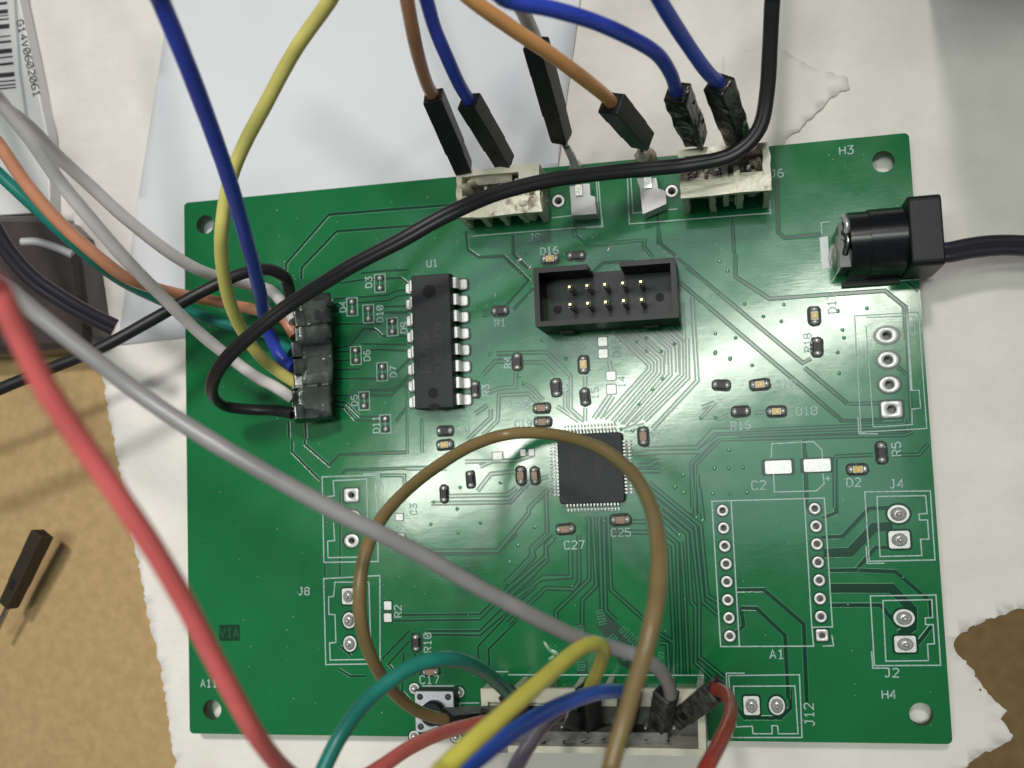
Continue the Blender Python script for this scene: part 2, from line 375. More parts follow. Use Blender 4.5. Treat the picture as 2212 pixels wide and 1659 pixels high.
card = sheet("cardboard_table", [D(-700, -600, ZC), D(2900, -600, ZC), D(2900, 2250, ZC), D(-700, 2250, ZC)], ZC, CARD,
             "tan cardboard surface under everything", None, step=12, amp=0.0, thick=1.5, kind='structure')
BROWN = mat("dark_brown_board", (0.215, 0.140, 0.062), rough=.8, spec=.2, col2=(0.17, 0.108, 0.045), noise_scale=5, detail=8, bump=.005, bump_scale=12)
sheet("brown_board", [D(1700, 1180, ZC), D(2900, 1180, ZC), D(2900, 2250, ZC), D(1700, 2250, ZC)], ZC + .2, BROWN, "darker brown board showing through the torn tissue at the lower right corner", "board", step=12, amp=0.0, thick=.15)
T = [D(-250, -300, ZT), D(2900, -300, ZT), D(2900, 1180, ZT), D(2300, 1300, ZT), D(2212, 1311, ZT), D(2177, 1323, ZT), D(2128, 1341, ZT), D(2088, 1363, ZT), D(2063, 1378, ZT),
     D(2062, 1404, ZT), D(2091, 1436, ZT), D(2119, 1473, ZT), D(2140, 1506, ZT), D(2172, 1534, ZT), D(2164, 1552, ZT), D(2192, 1592, ZT), D(2184, 1601, ZT), D(2131, 1626, ZT),
     D(2103, 1644, ZT), D(2079, 1660, ZT), D(2060, 1720, ZT), D(390, 1720, ZT), D(379, 1659, ZT), D(368, 1581, ZT), D(346, 1444, ZT), D(320, 1329, ZT), D(282, 1139, ZT),
     D(231, 878, ZT), D(215, 759, ZT), D(205, 700, ZT), D(160, 480, ZT), D(-250, 400, ZT)]
def ridges(x, y):
    v = 0.0
    for (a, b, wd, hh) in RID:
        d = b - a; L = d.length; t = max(0, min(1, ((x - a.x) * d.x + (y - a.y) * d.y) / (L * L))); q = a + d * t
        dd = math.hypot(x - q.x, y - q.y); v += hh * math.exp(-(dd / wd) ** 2) * math.sin(math.pi * (0.08 + 0.84 * t))
    return v
RID = [(D(120, 30, ZT), D(260, 90, ZT), 3.0, .3), (D(2090, 700, ZT), D(2212, 640, ZT), 3.0, .22), (D(2100, 1150, ZT), D(2212, 1000, ZT), 2.5, .3), (D(1500, 1659, ZT), D(1560, 1610, ZT), 1.0, .25), (D(2000, 250, ZT), D(2200, 330, ZT), 4.0, .25), (D(110, 250, ZT), D(340, 130, ZT), 2.2, 0.5), (D(1679, 72, ZT), D(1756, 0, ZT), 1.0, 0.5), (D(2100, 60, ZT), D(2212, 30, ZT), 2.0, 0.6), (D(240, 800, ZT), D(400, 1000, ZT), 2.5, 0.25),
       (D(2051, 1418, ZT), D(2195, 1592, ZT), 1.1, -0.35), (D(280, 1000, ZT), D(400, 860, ZT), 2.0, 0.25)]
sheet("tissue_sheet", T, ZT, TISSUE, "large cream tissue with torn corner, spread over the cardboard under the board", "tissue", step=2.5, amp=0.22, thick=0.12, rough_edge=0.45, fn=ridges)
T2 = [D(u, v, ZT + .1) for u, v in ((1560, 120), (1672, 96), (1760, 150), (1828, 165), (1840, 195), (1810, 200), (1769, 241), (1697, 302), (1620, 420), (1560, 430))]
sheet("torn_tissue_layer", T2, ZT + .10, TISSUE, "torn upper ply of tissue beyond the top edge of the board, with ragged edge", "tissue", step=2.0, amp=0.0, thick=0.03, rough_edge=0.4,
      fn=lambda x, y: 0.0 + .30 * math.exp(-((Vector((x, y)) - Vector(D(1765, 245, ZT).xy)).length / 7) ** 2))
sheet("printer_paper", [D(395, -260, ZP), D(1288, -260, ZP), D(1254, 0, ZP), D(1226, 200, ZP), D(1170, 640, ZP), D(255, 745, ZP), D(300, 420, ZP), D(368, 0, ZP)], ZP + 0.15, PAPER,
      "smooth bluish white sheet of printer paper tucked beneath the board's upper left corner", "paper", step=4, amp=0.06, thick=0.1)

# ================================================================ white package with barcode, dark power brick (left edge)
def stroke_font():
    return {
     '0': [[(0,1),(1,0),(3,0),(4,1),(4,5),(3,6),(1,6),(0,5),(0,1)],[(1,1.5),(3,4.5)]], '1': [[(0.6,4.8),(2,6),(2,0)],[(0.6,0),(3.4,0)]],
     '2': [[(0,5),(1,6),(3,6),(4,5),(4,4),(0,0),(4,0)]], '3': [[(0,6),(4,6),(2,3.6),(3,3.6),(4,2.7),(4,1),(3,0),(1,0),(0,1)]],
     '4': [[(3,0),(3,6),(0,2),(4,2)]], '5': [[(4,6),(0.5,6),(0,3.5),(3,3.5),(4,2.5),(4,1),(3,0),(1,0),(0,1)]],
     '6': [[(3.6,6),(1.5,6),(0,4),(0,1),(1,0),(3,0),(4,1),(4,2.5),(3,3.4),(1,3.4),(0,2.4)]], '7': [[(0,6),(4,6),(1.5,0)]],
     '8': [[(1,3.3),(0,4.2),(0,5.2),(1,6),(3,6),(4,5.2),(4,4.2),(3,3.3),(1,3.3),(0,2.4),(0,1),(1,0),(3,0),(4,1),(4,2.4),(3,3.3)]],
     '9': [[(0.4,0),(2.5,0),(4,2),(4,5),(3,6),(1,6),(0,5),(0,3.6),(1,2.7),(3,2.7),(4,3.5)]],
     'A': [[(0,0),(2,6),(4,0)],[(0.7,2),(3.3,2)]], 'C': [[(4,1),(3,0),(1,0),(0,1),(0,5),(1,6),(3,6),(4,5)]], 'D': [[(0,0),(0,6),(2.4,6),(4,4.4),(4,1.6),(2.4,0),(0,0)]],
     'H': [[(0,0),(0,6)],[(4,0),(4,6)],[(0,3.2),(4,3.2)]], 'J': [[(1.5,6),(3.6,6)],[(3,6),(3,1),(2,0),(1,0),(0,1)]], 'R': [[(0,0),(0,6),(3,6),(4,5),(4,4),(3,3),(0,3)],[(2,3),(4,0)]],
     'U': [[(0,6),(0,1),(1,0),(3,0),(4,1),(4,6)]], '+': [[(2,1),(2,5)],[(0,3),(4,3)]], 'V': [[(0,6),(2,0),(4,6)]], 'I': [[(2,0),(2,6)],[(1,0),(3,0)],[(1,6),(3,6)]],
     'L': [[(0,6),(0,0),(4,0)]], 'M': [[(0,0),(0,6),(2,3),(4,6),(4,0)]], 'K': [[(0,0),(0,6)],[(4,6),(0,2.4)],[(1.2,3.4),(4,0)]], 'P': [[(0,0),(0,6),(3,6),(4,5),(4,3.8),(3,2.8),(0,2.8)]],
     'E': [[(4,0),(0,0),(0,6),(4,6)],[(0,3.2),(3,3.2)]], 'N': [[(0,0),(0,6),(4,0),(4,6)]], 'T': [[(0,6),(4,6)],[(2,6),(2,0)]], '-': [[(0.5,3),(3.5,3)]], 'Y': [[(0,6),(2,3),(4,6)],[(2,3),(2,0)]],
     'S': [[(4,5),(3,6),(1,6),(0,5),(0,4),(4,2),(4,1),(3,0),(1,0),(0,1)]], 'F': [[(0,0),(0,6),(4,6)],[(0,3.2),(3,3.2)]], 'Z': [[(0,6),(4,6),(0,0),(4,0)]], 'G': [[(4,5),(3,6),(1,6),(0,5),(0,1),(1,0),(3,0),(4,1),(4,3),(2.4,3)]],
    }
FONT = stroke_font(); _tz = [0]
def text(mb, s_, c, h, ang, m, lw=0.15, z=None, wf=1.0, axes=None):
    """centred single-stroke lettering, cap height h"""
    u = h / 6.0; adv = 5.6 * u * wf; tot = adv * len(s_) - 1.6 * u * wf; ca, sa = math.cos(ang), math.sin(ang)
    for i, ch in enumerate(s_):
        for gl in FONT.get(ch, []):
            _tz[0] = (_tz[0] + 1) % 7; zz = (z if z is not None else c.z) + _tz[0] * 0.0015
            pts = []
            for gx, gy in gl:
                x = -tot / 2 + i * adv + gx * u * wf; y = (gy - 3) * u
                pts.append(Vector((c.x + x * ca - y * sa, c.y + x * sa + y * ca)))
            strip(mb, pts, [(-lw / 2, zz), (lw / 2, zz)], [m])

zt = ZT + 2.4
pk = [D(-160, -90, zt), D(30, -90, zt), D(42, 0, zt), D(103, 290, zt), D(108, 420, zt), D(108, 458, zt), D(-160, 476, zt)]
root = empty("white_package", D(10, 200, ZT), "flat white package with a printed barcode, at the picture's upper left corner", "package")
mb = MB(); base = [Vector((p.x + (.4 if i in (1, 2, 3, 4, 5) else 0), p.y, ZT + 0.25)) for i, p in enumerate(pk)]
n = len(pk); mb.add([*pk, *base], [tuple(range(n))] + [(i, (i + 1) % n, n + (i + 1) % n, n + i) for i in range(n)], PACK)
mb.build("body", root, bevel=0.25)
mb = MB()
for k, (a, b) in enumerate(((10, 28), (60, 86), (95, 103), (118, 128), (155, 185), (230, 238), (262, 277), (315, 345), (365, 375), (405, 422), (470, 500), (520, 530), (545, 555), (566, 576))):
    f = crop(0, 0, .6027); xr = 46 + (105 - 46) * (a / 570)
    q0 = [Q(f, (xr, a), zt), Q(f, (xr + 1, b), zt), Q(f, (-300, b + 38), zt), Q(f, (-300, a + 38), zt)]
    mb.add([p + Vector((0, 0, 0.04)) for p in q0], [(0, 1, 2, 3)], INK)
mb.build("barcode", root)
mb = MB(); f = crop(0, 0, .6027); sp = [Q(f, p, zt) for p in ((98, -60), (110, 150), (135, 480), (185, 830))]
strip(mb, sp, [(-0.28, zt + .05), (0.28, zt + .05)], [CREASE]); mb.build("crease", root)
mb = MB(); a, b = Q(f, (150, 200), zt), Q(f, (232, 560), zt); ang = math.atan2(b.y - a.y, b.x - a.x)
text(mb, "G14V0602061", (a + b) / 2 + Vector((-0.15, 0, 0)), 1.15, ang, INK, lw=0.2, z=zt + 0.07, wf=1.25); mb.build("printed_number", root)
# power brick
root = empty("power_brick", D(60, 620, ZT), "dark brown glossy plastic block under the crossing wires at the left edge", "power brick")
zb = 3.5; bk = [D(-160, 470, zb), D(60, 462, zb), D(118, 468, zb), D(150, 500, zb), D(166, 545, zb), D(190, 720, zb), D(186, 748, zb), D(60, 760, zb), D(-160, 772, zb)]
mb = MB(); prism(mb, [(p.x, p.y) for p in bk], ZC + .1, zb, BRICK, inset=1.3); mb.build("body", root, bevel=0.5)
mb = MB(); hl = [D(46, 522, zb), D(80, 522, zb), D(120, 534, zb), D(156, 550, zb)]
tube(mb, crspline([p + Vector((0, 0, -0.25)) for p in hl], 6), .7, mat('glare_streak_grey', (.62, .61, .63), rough=.5, metal=.3)); mb.build("glare_streak", root)  # pale strip added as a glare streak, the highlight is in its colour

# ================================================================ CIRCUIT BOARD
BW, BH, BT = 113.06, 85.18, 1.6
board = empty("circuit_board", Vector((BW / 2, -BH / 2, -BT)), "green printed circuit board with chips, connectors and soldered parts, lying on white tissue", "circuit board")
holes = []     # (centre, radius)
MH = []
for u, v in ((443, 485), (1908, 349), (458, 1533), (1990, 1543)):
    c = P(u, v); MH.append(c); holes.append((c, 1.55))
a1L = [(332, 285), (338, 379), (344, 475), (351, 570), (355, 665), (360, 762), (366, 858), (371, 955)]
a1R = [(824, 275), (831, 369), (836, 464), (842, 561), (848, 657), (852, 755), (857, 851), (863, 950)]
RING = []    # through-hole pads with open holes: centre, outer rx, ry, hole r, square
for i, (l, r) in enumerate(zip(a1L, a1R)):
    RING.append((Q(F10, l), .80, .80, .40, False)); RING.append((Q(F10, r), .80, .80, .40, i == 7))
for i, (x, y) in enumerate(((1480, 532), (1488, 692), (1497, 853), (1511, 1015))):
    RING.append((Q(F9, (x, y)), 1.48 if i == 0 else 1.38, 1.12, .60, i == 3))
for i, (x, y) in enumerate(((705, 602), (725, 862), (708, 1145))):
    RING.append((Q(F13, (x, y)), 1.15, 1.0, .46, i == 0))
RING.append((P(1206, 434), .95, .95, .50, False)); RING.append((P(1451, 413), .92, .92, .50, False))
for c, rx, ry, rh, sq in RING: holes.append((c, rh))

def board_mesh():
    bm = bmesh.new(); eds = []
    def loop(pts):
        vs = [bm.verts.new((x, y, 0)) for x, y in pts]; es = [bm.edges.new((vs[i], vs[(i + 1) % len(vs)])) for i in range(len(vs))]; return es
    o = [(BW / 2 + x, -BH / 2 + y) for x, y in rrect(BW / 2, BH / 2, 0.7, 4)]
    es = loop(o)
    for c, r in holes:
        n_ = 36 if r > 1 else 16
        es += loop([(c.x + r * math.cos(2 * math.pi * k / n_), c.y + r * math.sin(2 * math.pi * k / n_)) for k in range(n_)])
    bmesh.ops.triangle_fill(bm, use_beauty=True, use_dissolve=False, edges=es, normal=(0, 0, 1))
    for f in bm.faces:
        if f.normal.z < 0: f.normal_flip()
    tops = bm.faces[:]
    r = bmesh.ops.extrude_face_region(bm, geom=tops)
    for v in [g for g in r['geom'] if isinstance(g, bmesh.types.BMVert)]: v.co.z = 0.0
    for f in tops:
        for v in f.verts: v.co.z = -BT
    bmesh.ops.recalc_face_normals(bm, faces=bm.faces)
    for f in bm.faces:
        f.material_index = 0 if abs(f.normal.z) > .5 else 1
        if f.material_index == 1:
            c = f.calc_center_median()
            if any((Vector((c.x, c.y)) - Vector((q.x, q.y))).length < rr + .1 and rr < 1 for q, rr in holes): f.material_index = 2
    for v in bm.verts: v.co *= S
    me = bpy.data.meshes.new("laminate"); bm.to_mesh(me); bm.free()
    for m_ in (MASK, LAM, HOLE): me.materials.append(m_)
    return me
link("laminate", board_mesh(), board)

# ---- copper pattern: every trace is a groove in the copper pour with its conductor in the middle
tz = [0]
def trace(fr, pts, wd=0.52, cw=0.12, rail=True, name="trace"):
    tz[0] = (tz[0] + 1) % 14; z0 = 0.006 + tz[0] * 0.0022
    q = [Q(fr, p) for p in pts]; mb = MB(); e = 0.13; h = 0.016
    cols = []; ms = []
    if rail: cols += [(-wd / 2 - e, z0 - .004), (-wd / 2 - e * .35, z0 + h * .8)]; ms += [EDGE, EDGE]
    cols += [(-wd / 2, z0)]
    if cw > 0:
        cols += [(-cw * 1.15, z0), (-cw * .85, z0 + h), (cw * .85, z0 + h), (cw * 1.15, z0)]; ms += [GAP, EDGE, COND, EDGE]
    cols += [(wd / 2, z0)]; ms += [GAP]
    if rail: cols += [(wd / 2 + e * .35, z0 + h * .8), (wd / 2 + e, z0 - .004)]; ms += [EDGE, EDGE]
    strip(mb, q, cols, ms)
    return mb.build(name, board, recalc=False)
def dk(fr, pts, wd=0.34): return trace(fr, pts, wd, 0.0, True)
# left side
for t in ([(1305, 175), (490, 240), (210, 560), (208, 640)], [(1100, 308), (540, 350), (310, 590), (310, 660)], [(1385, 350), (1395, 470), (1470, 520), (1625, 512)],
          [(225, 1590), (228, 1700)], [(335, 1590), (338, 1700)]): dk(F1, t, .40)
for t in ([(700, 625), (870, 607), (1010, 603)], [(560, 690), (700, 668), (960, 655), (1003, 690)], [(520, 792), (870, 768), (930, 738), (1005, 733)], [(530, 826), (880, 802), (945, 772), (1005, 768)],
          [(840, 842), (1005, 838)], [(850, 880), (1005, 880)], [(525, 958), (830, 950)], [(530, 1118), (630, 1095), (715, 985), (785, 988), (840, 1035), (1000, 1035)], [(530, 1140), (830, 1122), (1005, 1130)],
          [(525, 1195), (640, 1192)], [(700, 1085), (1000, 1090)], [(525, 1312), (800, 1312)], [(525, 1422), (900, 1420), (1012, 1290)], [(525, 1460), (600, 1470), (690, 1560), (835, 1560)],
          [(525, 1492), (590, 1500), (660, 1582), (835, 1592)], [(930, 1272), (1012, 1190)], [(925, 1592), (1012, 1480)], [(525, 1255), (690, 1250)], [(730, 1390), (905, 1385), (1012, 1330)]): dk(F1, t, .30)
for t in ([(0, 590), (62, 590)], [(0, 630), (64, 622)]): trace(F4, t, .4, .1)
dk(F4, [(225, 50), (225, 185), (330, 290)], .4); dk(F4, [(0, 208), (155, 200), (335, 375), (175, 555)], .4); dk(F4, [(372, 432), (225, 588)], .4)
dk(F13, [(150, -60), (150, 0), (440, 250), (560, 120), (1390, 92)], .36); dk(F13, [(0, -40), (0, 90), (335, 430)], .36)
for t in ([(595, 350), (640, 305), (1660, 270)], [(570, 1240), (570, 1560)], [(385, 1420), (388, 1560)], [(570, 560), (570, 1330)]): dk(F13, t, .3)
trace(F13, [(1050, 368), (1335, 368), (1330, 640)], .34, .09)
trace(F5, [(8, 0), (8, 600)], .3, .09); trace(F5, [(128, 300), (128, 590)], .3, .09)
# around the microcontroller
for t in ([(0, 1325), (85, 1390), (745, 1388), (1000, 1080), (1000, 1040), (1160, 880)], [(800, 1659), (1020, 1430), (1020, 1365), (1150, 1240), (1140, 900)], [(880, 1659), (1140, 1430), (1140, 1340), (1215, 1265)],
          [(1040, 1659), (1120, 1600), (1340, 1600), (1340, 1370)], [(200, 1000), (850, 990), (1000, 830), (1160, 780)], [(350, 940), (830, 930), (900, 870)], [(580, 900), (690, 760), (880, 740)],
          [(480, 660), (900, 650), (1050, 600)], [(600, 700), (690, 660)], [(0, 715), (330, 715)], [(1690, 1235), (1990, 1235)], [(1840, 1150), (1960, 1150)], [(1870, 600), (2074, 585)], [(1880, 690), (1990, 690), (2040, 655), (2074, 655)],
          [(1880, 735), (2074, 735)], [(500, 480), (690, 300), (690, 230)], [(560, 270), (660, 200)]): trace(F5, t, .78, .13, False)
for t in ([(100, 905), (470, 897), (640, 1070), (640, 1310), (740, 1400)], [(110, 935), (220, 932)], [(290, 970), (440, 970), (525, 1050)], [(40, 1190), (120, 1160), (240, 1150), (240, 1045)], [(0, 1500), (110, 1395), (120, 1210), (330, 1200), (430, 1290)],
          [(0, 1062), (90, 965), (215, 965)], [(300, 1125), (350, 1150), (440, 1245)], [(745, 1070), (745, 1150)], [(745, 1300), (745, 1400)], [(540, 1290), (700, 1400)], [(600, 1180), (600, 1300), (690, 1395)]): trace(F4, t, .74, .13, False)
t14 = ([(460, 640), (738, 908), (738, 942), (372, 1345)], [(510, 630), (790, 878), (790, 962), (440, 1370)], [(575, 625), (845, 850), (848, 975), (500, 1380)], [(730, 615), (905, 775), (913, 985), (540, 1400)],
       [(785, 610), (965, 752), (972, 968)], [(885, 620), (1000, 720), (1005, 985), (610, 1385)], [(930, 605), (1025, 690), (1005, 395)], [(1050, 690), (1055, 1012), (700, 1365)], [(1090, 350), (1132, 1035), (765, 1430)],
       [(360, 565), (408, 650)], [(410, 870), (428, 955)], [(412, 1160), (285, 1345)], [(445, 1160), (330, 1340)], [(630, 620), (690, 680)], [(715, 690), (830, 800)], [(880, 790), (880, 900)], [(1170, 1255), (1270, 1215)],
       [(700, 1395), (560, 1440)], [(640, 1400), (530, 1440)], [(690, 1590), (1130, 1580), (1260, 1440), (1460, 1440)], [(690, 1620), (1140, 1610), (1300, 1500), (1460, 1495)])
for t in t14: trace(F14, t, .80, .15, False)
trace(F4, [(660, 0), (670, 60), (755, 122), (1178, 82), (1170, 130), (1235, 215)], .42, .1); dk(F4, [(1280, 0), (1288, 112), (1400, 200)], .42); dk(F4, [(800, 320), (880, 248), (1100, 235)], .3)
dk(F3, [(600, 1320), (608, 1580), (705, 1659)], .34); dk(F3, [(1208, 1345), (1225, 1659)], .34); dk(F2, [(1370, 1370), (1375, 1500), (1470, 1590), (1659, 1580)], .38)
# under the microcontroller
for t in ([(600, 262), (622, 292), (625, 742), (370, 990), (368, 1100)], [(650, 262), (680, 790), (572, 902), (570, 1090)], [(735, 262), (752, 985), (830, 1060)], [(770, 262), (792, 822), (1045, 1052)],
          [(545, 400), (548, 762), (505, 820), (290, 812), (0, 1085)], [(482, 520), (485, 722), (255, 742), (0, 935)], [(700, 262), (722, 965)],
          [(1200, 380), (1300, 470), (1335, 1480)], [(1160, 460), (1242, 500), (1275, 1200), (1275, 1480)], [(1160, 1160), (1275, 1230)], [(1165, 1230), (1225, 1240), (1240, 1480)], [(0, 780), (200, 570), (190, 520), (330, 390)], [(0, 880), (300, 600), (290, 490), (350, 440)]): trace(F12, t, .74, .12, False)
for t in ([(1080, 0), (1482, 330), (1532, 868), (1635, 935)], [(1062, 25), (1442, 335), (1500, 918), (1625, 1025)], [(1060, 70), (1412, 370), (1470, 905), (1470, 1340), (1665, 1500)], [(1100, 160), (1380, 392), (1410, 918), (1442, 955), (1442, 1385), (1560, 1500)],
          [(1130, 220), (1318, 400)], [(1332, 455), (1362, 900), (1385, 1480)], [(1470, 40), (1500, 290)], [(1415, -60), (1442, 250)], [(1455, -60), (1475, 240)]): trace(F12, t, .74, .12, False)
# meanders (length-tuned pairs)
for pl in ([(688, 965), (780, 965), (800, 1050), (1030, 1240), (1030, 1330), (950, 1440), (860, 1400), (760, 1210), (688, 1110)], [(515, 1085), (600, 1085), (625, 1280), (545, 1285)], [(520, 1375), (610, 1375), (620, 1470), (530, 1470)]):
    mb = MB(); pts = [Q(F12, p) for p in pl]; mb.add([(p.x, p.y, .003) for p in pts][::-1], [tuple(range(len(pts)))], mat("bare_laminate_dark", (0.003, 0.040, 0.020), rough=.3, spec=.4)); mb.build("bare_laminate_window", board, recalc=False)
zs = [0]; WAVE = mat("mask_over_wavy_trace", (0.030, 0.26, 0.12), rough=.2, spec=.6)
def meander(fr, a, b, n_, amp):
    A, B = Vector(a), Vector(b); d = (B - A); L = d.length; d.normalize(); nn = Vector((-d.y, d.x)); pts = []
    for i in range(n_):
        t0 = A + d * L * (i / n_); t1 = A + d * L * ((i + .5) / n_); t2 = A + d * L * ((i + 1) / n_)
        pts += [t0 - nn * amp, t0 + nn * amp + d * 0, t1 + nn * amp, t1 - nn * amp]
    mb = MB(); zs[0] = (zs[0] + 1) % 9; z0 = .034 + .002 * zs[0]; strip(mb, [Q(fr, tuple(p)) for p in pts], [(-.10, z0), (-.05, z0 + .02), (.05, z0 + .02), (.10, z0)], [EDGE, WAVE, EDGE]); mb.build("length_matched_trace", board, recalc=False)
meander(F12, (545, 1105), (575, 1260), 4, 28); meander(F12, (705, 985), (735, 1110), 3, 26); meander(F12, (790, 1180), (930, 1370), 5, 28); meander(F12, (880, 1120), (1010, 1260), 4, 30)
meander(F12, (560, 1380), (570, 1460), 2, 30); meander(F12, (1180, 1310), (1140, 1440), 3, 20); meander(F12, (330, 1250), (400, 1310), 2, 22)
# lower left
for t in ([(690, 578), (1240, 572), (1640, 160)], [(630, 618), (1240, 612), (1640, 215)], [(870, 690), (1235, 690), (1640, 290)], [(885, 718), (1240, 722), (1640, 380)], [(240, 960), (320, 1010), (430, 1010)], [(545, 890), (740, 690)],
          [(780, 850), (780, 1000)], [(820, 850), (820, 1000)], [(640, 978), (590, 925), (740, 762)], [(1232, 965), (1226, 800), (1450, 560)], [(1308, 1005), (1300, 818), (1500, 620)], [(250, 800), (330, 870)], [(700, 850), (690, 1120), (740, 1175)], [(770, 150), (1370, 140), (1500, 0)]):
    dk(F6, t, .30)
# right side
for t in ([(0, 1270), (240, 1268), (345, 1163), (1590, 1108), (1600, 1075)], [(0, 1300), (258, 1295), (378, 1193), (1605, 1148), (1640, 1090), (1605, 335)], [(230, 1700), (230, 1375), (390, 1213), (1600, 1183), (1650, 1160)], [(208, 1659), (203, 1368), (300, 1265)],
          [(1140, 1659), (1140, 1345), (1155, 1322), (1390, 1312)], [(1520, 1315), (1690, 1310), (1752, 1240)], [(1230, 980), (1442, 975)], [(360, 970), (262, 1075)], [(370, 1085), (440, 1050)], [(610, 1033), (675, 1033)]): trace(F9, t, .62, .10, False)
for t in ([(110, 30), (930, 712), (985, 680)], [(942, 742), (1225, 980)], [(120, 180), (1185, 1088), (1455, 1082)], [(490, 0), (492, 150), (712, 292), (1468, 240), (1595, 342), (1605, 560)], [(935, 1205), (955, 1659)], [(1550, 740), (1610, 785)]): dk(F9, t, .40)
dk(F8, [(110, 560), (118, 955), (160, 988), (430, 965)], .5); dk(F8, [(1050, 1310), (1140, 1370)], .4)
for t in ([(860, 428), (970, 425), (1112, 275), (1235, 270)], [(1240, 482), (1150, 482), (1045, 600)], [(890, 605), (1045, 603), (1255, 612), (1440, 770), (1445, 860)], [(900, 790), (1175, 790), (1255, 885)], [(410, 710), (552, 708), (765, 890), (782, 1320)],
          [(430, 805), (515, 808), (665, 950), (682, 1290)], [(770, -20), (778, 225)], [(932, 0), (938, 298), (870, 325)], [(1445, 905), (1370, 1000)], [(430, 805), (445, 900), (395, 945)], [(405, 1330), (450, 1392), (640, 1392), (695, 1340), (692, 1240)], [(160, 300), (215, 380)]): dk(F10, t, .50)
for t in ([(870, 512), (1012, 508), (1140, 375), (1240, 370)], [(905, 700), (1235, 700), (1345, 815), (1345, 905), (1280, 950)]): dk(F10, t, 1.25)

# ---- silkscreen
zs = [0]
def silk(fr, pts, closed=False, wd=0.17, name="silkscreen_outline", m=SILK, parent=None):
    zs[0] = (zs[0] + 1) % 9; z0 = 0.075 + zs[0] * 0.002; mb = MB()
    strip(mb, [Q(fr, p) for p in pts], [(-wd / 2, z0), (wd / 2, z0)], [m], closed); return mb.build(name, parent or board, recalc=False)
silk(F10, [(1090, 185), (1440, 180), (1465, 548), (1115, 555)], True); silk(F10, [(1155, 210), (1415, 205), (1423, 300), (1380, 303), (1382, 335), (1425, 335), (1432, 437), (1388, 438), (1395, 525), (1172, 530)], True); silk(F10, [(1097, 475), (1104, 567), (1195, 565)])
silk(F10, [(1120, 740), (1470, 735), (1495, 1110), (1142, 1112)], True); silk(F10, [(1187, 765), (1448, 760), (1452, 855), (1413, 858), (1415, 893), (1455, 893), (1462, 995), (1425, 997), (1430, 1085), (1203, 1088)], True); silk(F10, [(1127, 1035), (1133, 1125), (1215, 1125)])
silk(F10, [(365, 1165), (742, 1160), (756, 1495), (385, 1495)], True); silk(F10, [(390, 1222), (718, 1220), (735, 1475), (630, 1475), (625, 1432), (595, 1432), (597, 1475), (495, 1475), (490, 1435), (405, 1438)], True); silk(F10, [(355, 1230), (352, 1152), (450, 1152)])
silk(F10, [(275, 235), (875, 218), (918, 905), (808, 908), (818, 1008), (322, 1010)], True); silk(F10, [(378, 232), (422, 1008)]); silk(F10, [(768, 222), (808, 908)]); silk(F10, [(915, 950), (924, 1005), (865, 1008)])
silk(F9, [(1270, 405), (1685, 380), (1740, 1140), (1310, 1165)], True, .14); silk(F9, [(1345, 470), (1390, 1130), (1645, 1115), (1643, 1014), (1700, 1008), (1690, 890), (1635, 892), (1615, 527), (1665, 522), (1650, 405), (1350, 415)], False, .14)
silk(F9, [(1290, 1065), (1297, 1175), (1420, 1175)]); silk(F9, [(1607, 335), (1640, 890)], False, .3)
silk(F9, [(725, 1330), (728, 1240), (1000, 1226), (1055, 1280), (1058, 1340)]); silk(F9, [(740, 1440), (745, 1555), (1020, 1548), (1070, 1500), (1062, 1435)])
silk(F8, [(495, 872), (430, 880), (434, 962)]); silk(F8, [(520, 1335), (1145, 1290)]); silk(F2, [(525, 1515), (1600, 1430), (1560, 960), (1175, 1005)]); silk(F2, [(1190, 1365), (1568, 1322), (1548, 985)]); silk(F2, [(1465, 1447), (1606, 1438), (1590, 1310)])
silk(F3, [(740, 903), (350, 930), (370, 1415), (1520, 1325), (1505, 1000)]); silk(F3, [(375, 940), (400, 1327), (762, 1292)]); silk(F3, [(1370, 1337), (1524, 1330), (1518, 1240)])
silk(F13, [(360, 385), (1010, 365), (1025, 1390), (380, 1400)], True); silk(F13, [(490, 430), (890, 412), (910, 1335), (430, 1345), (425, 1150), (508, 1140), (495, 930)]); silk(F13, [(425, 680), (425, 620), (505, 610), (490, 430)]); silk(F13, [(850, 352), (1037, 345), (1042, 530)])
silk(F6, [(135, 320), (532, 298), (534, 922), (150, 927)], True); silk(F6, [(455, 345), (215, 345), (205, 445), (170, 450), (172, 572), (215, 575), (222, 770), (177, 775), (182, 895), (470, 890)], True)
silk(F7, [(80, 800), (82, 762), (228, 762)]); silk(F7, [(225, 788), (1922, 793), (1948, 1330)]); silk(F1, [(470, 800), (512, 795), (523, 1580)]); silk(F6, [(830, 1082), (1055, 1080)], False, .3); silk(F6, [(1095, 1265), (1098, 1200), (1235, 1198)])
silk(F6, [(700, 1200), (745, 1200)])
def silk_text(s_, u, v, h=1.0, rot=0.0, wf=1.0, m=SILK):
    mb = MB(); text(mb, s_, P(u, v), h, math.radians(rot), m, lw=0.17, z=0.095, wf=wf); return mb.build("silkscreen_text", board, recalc=False)
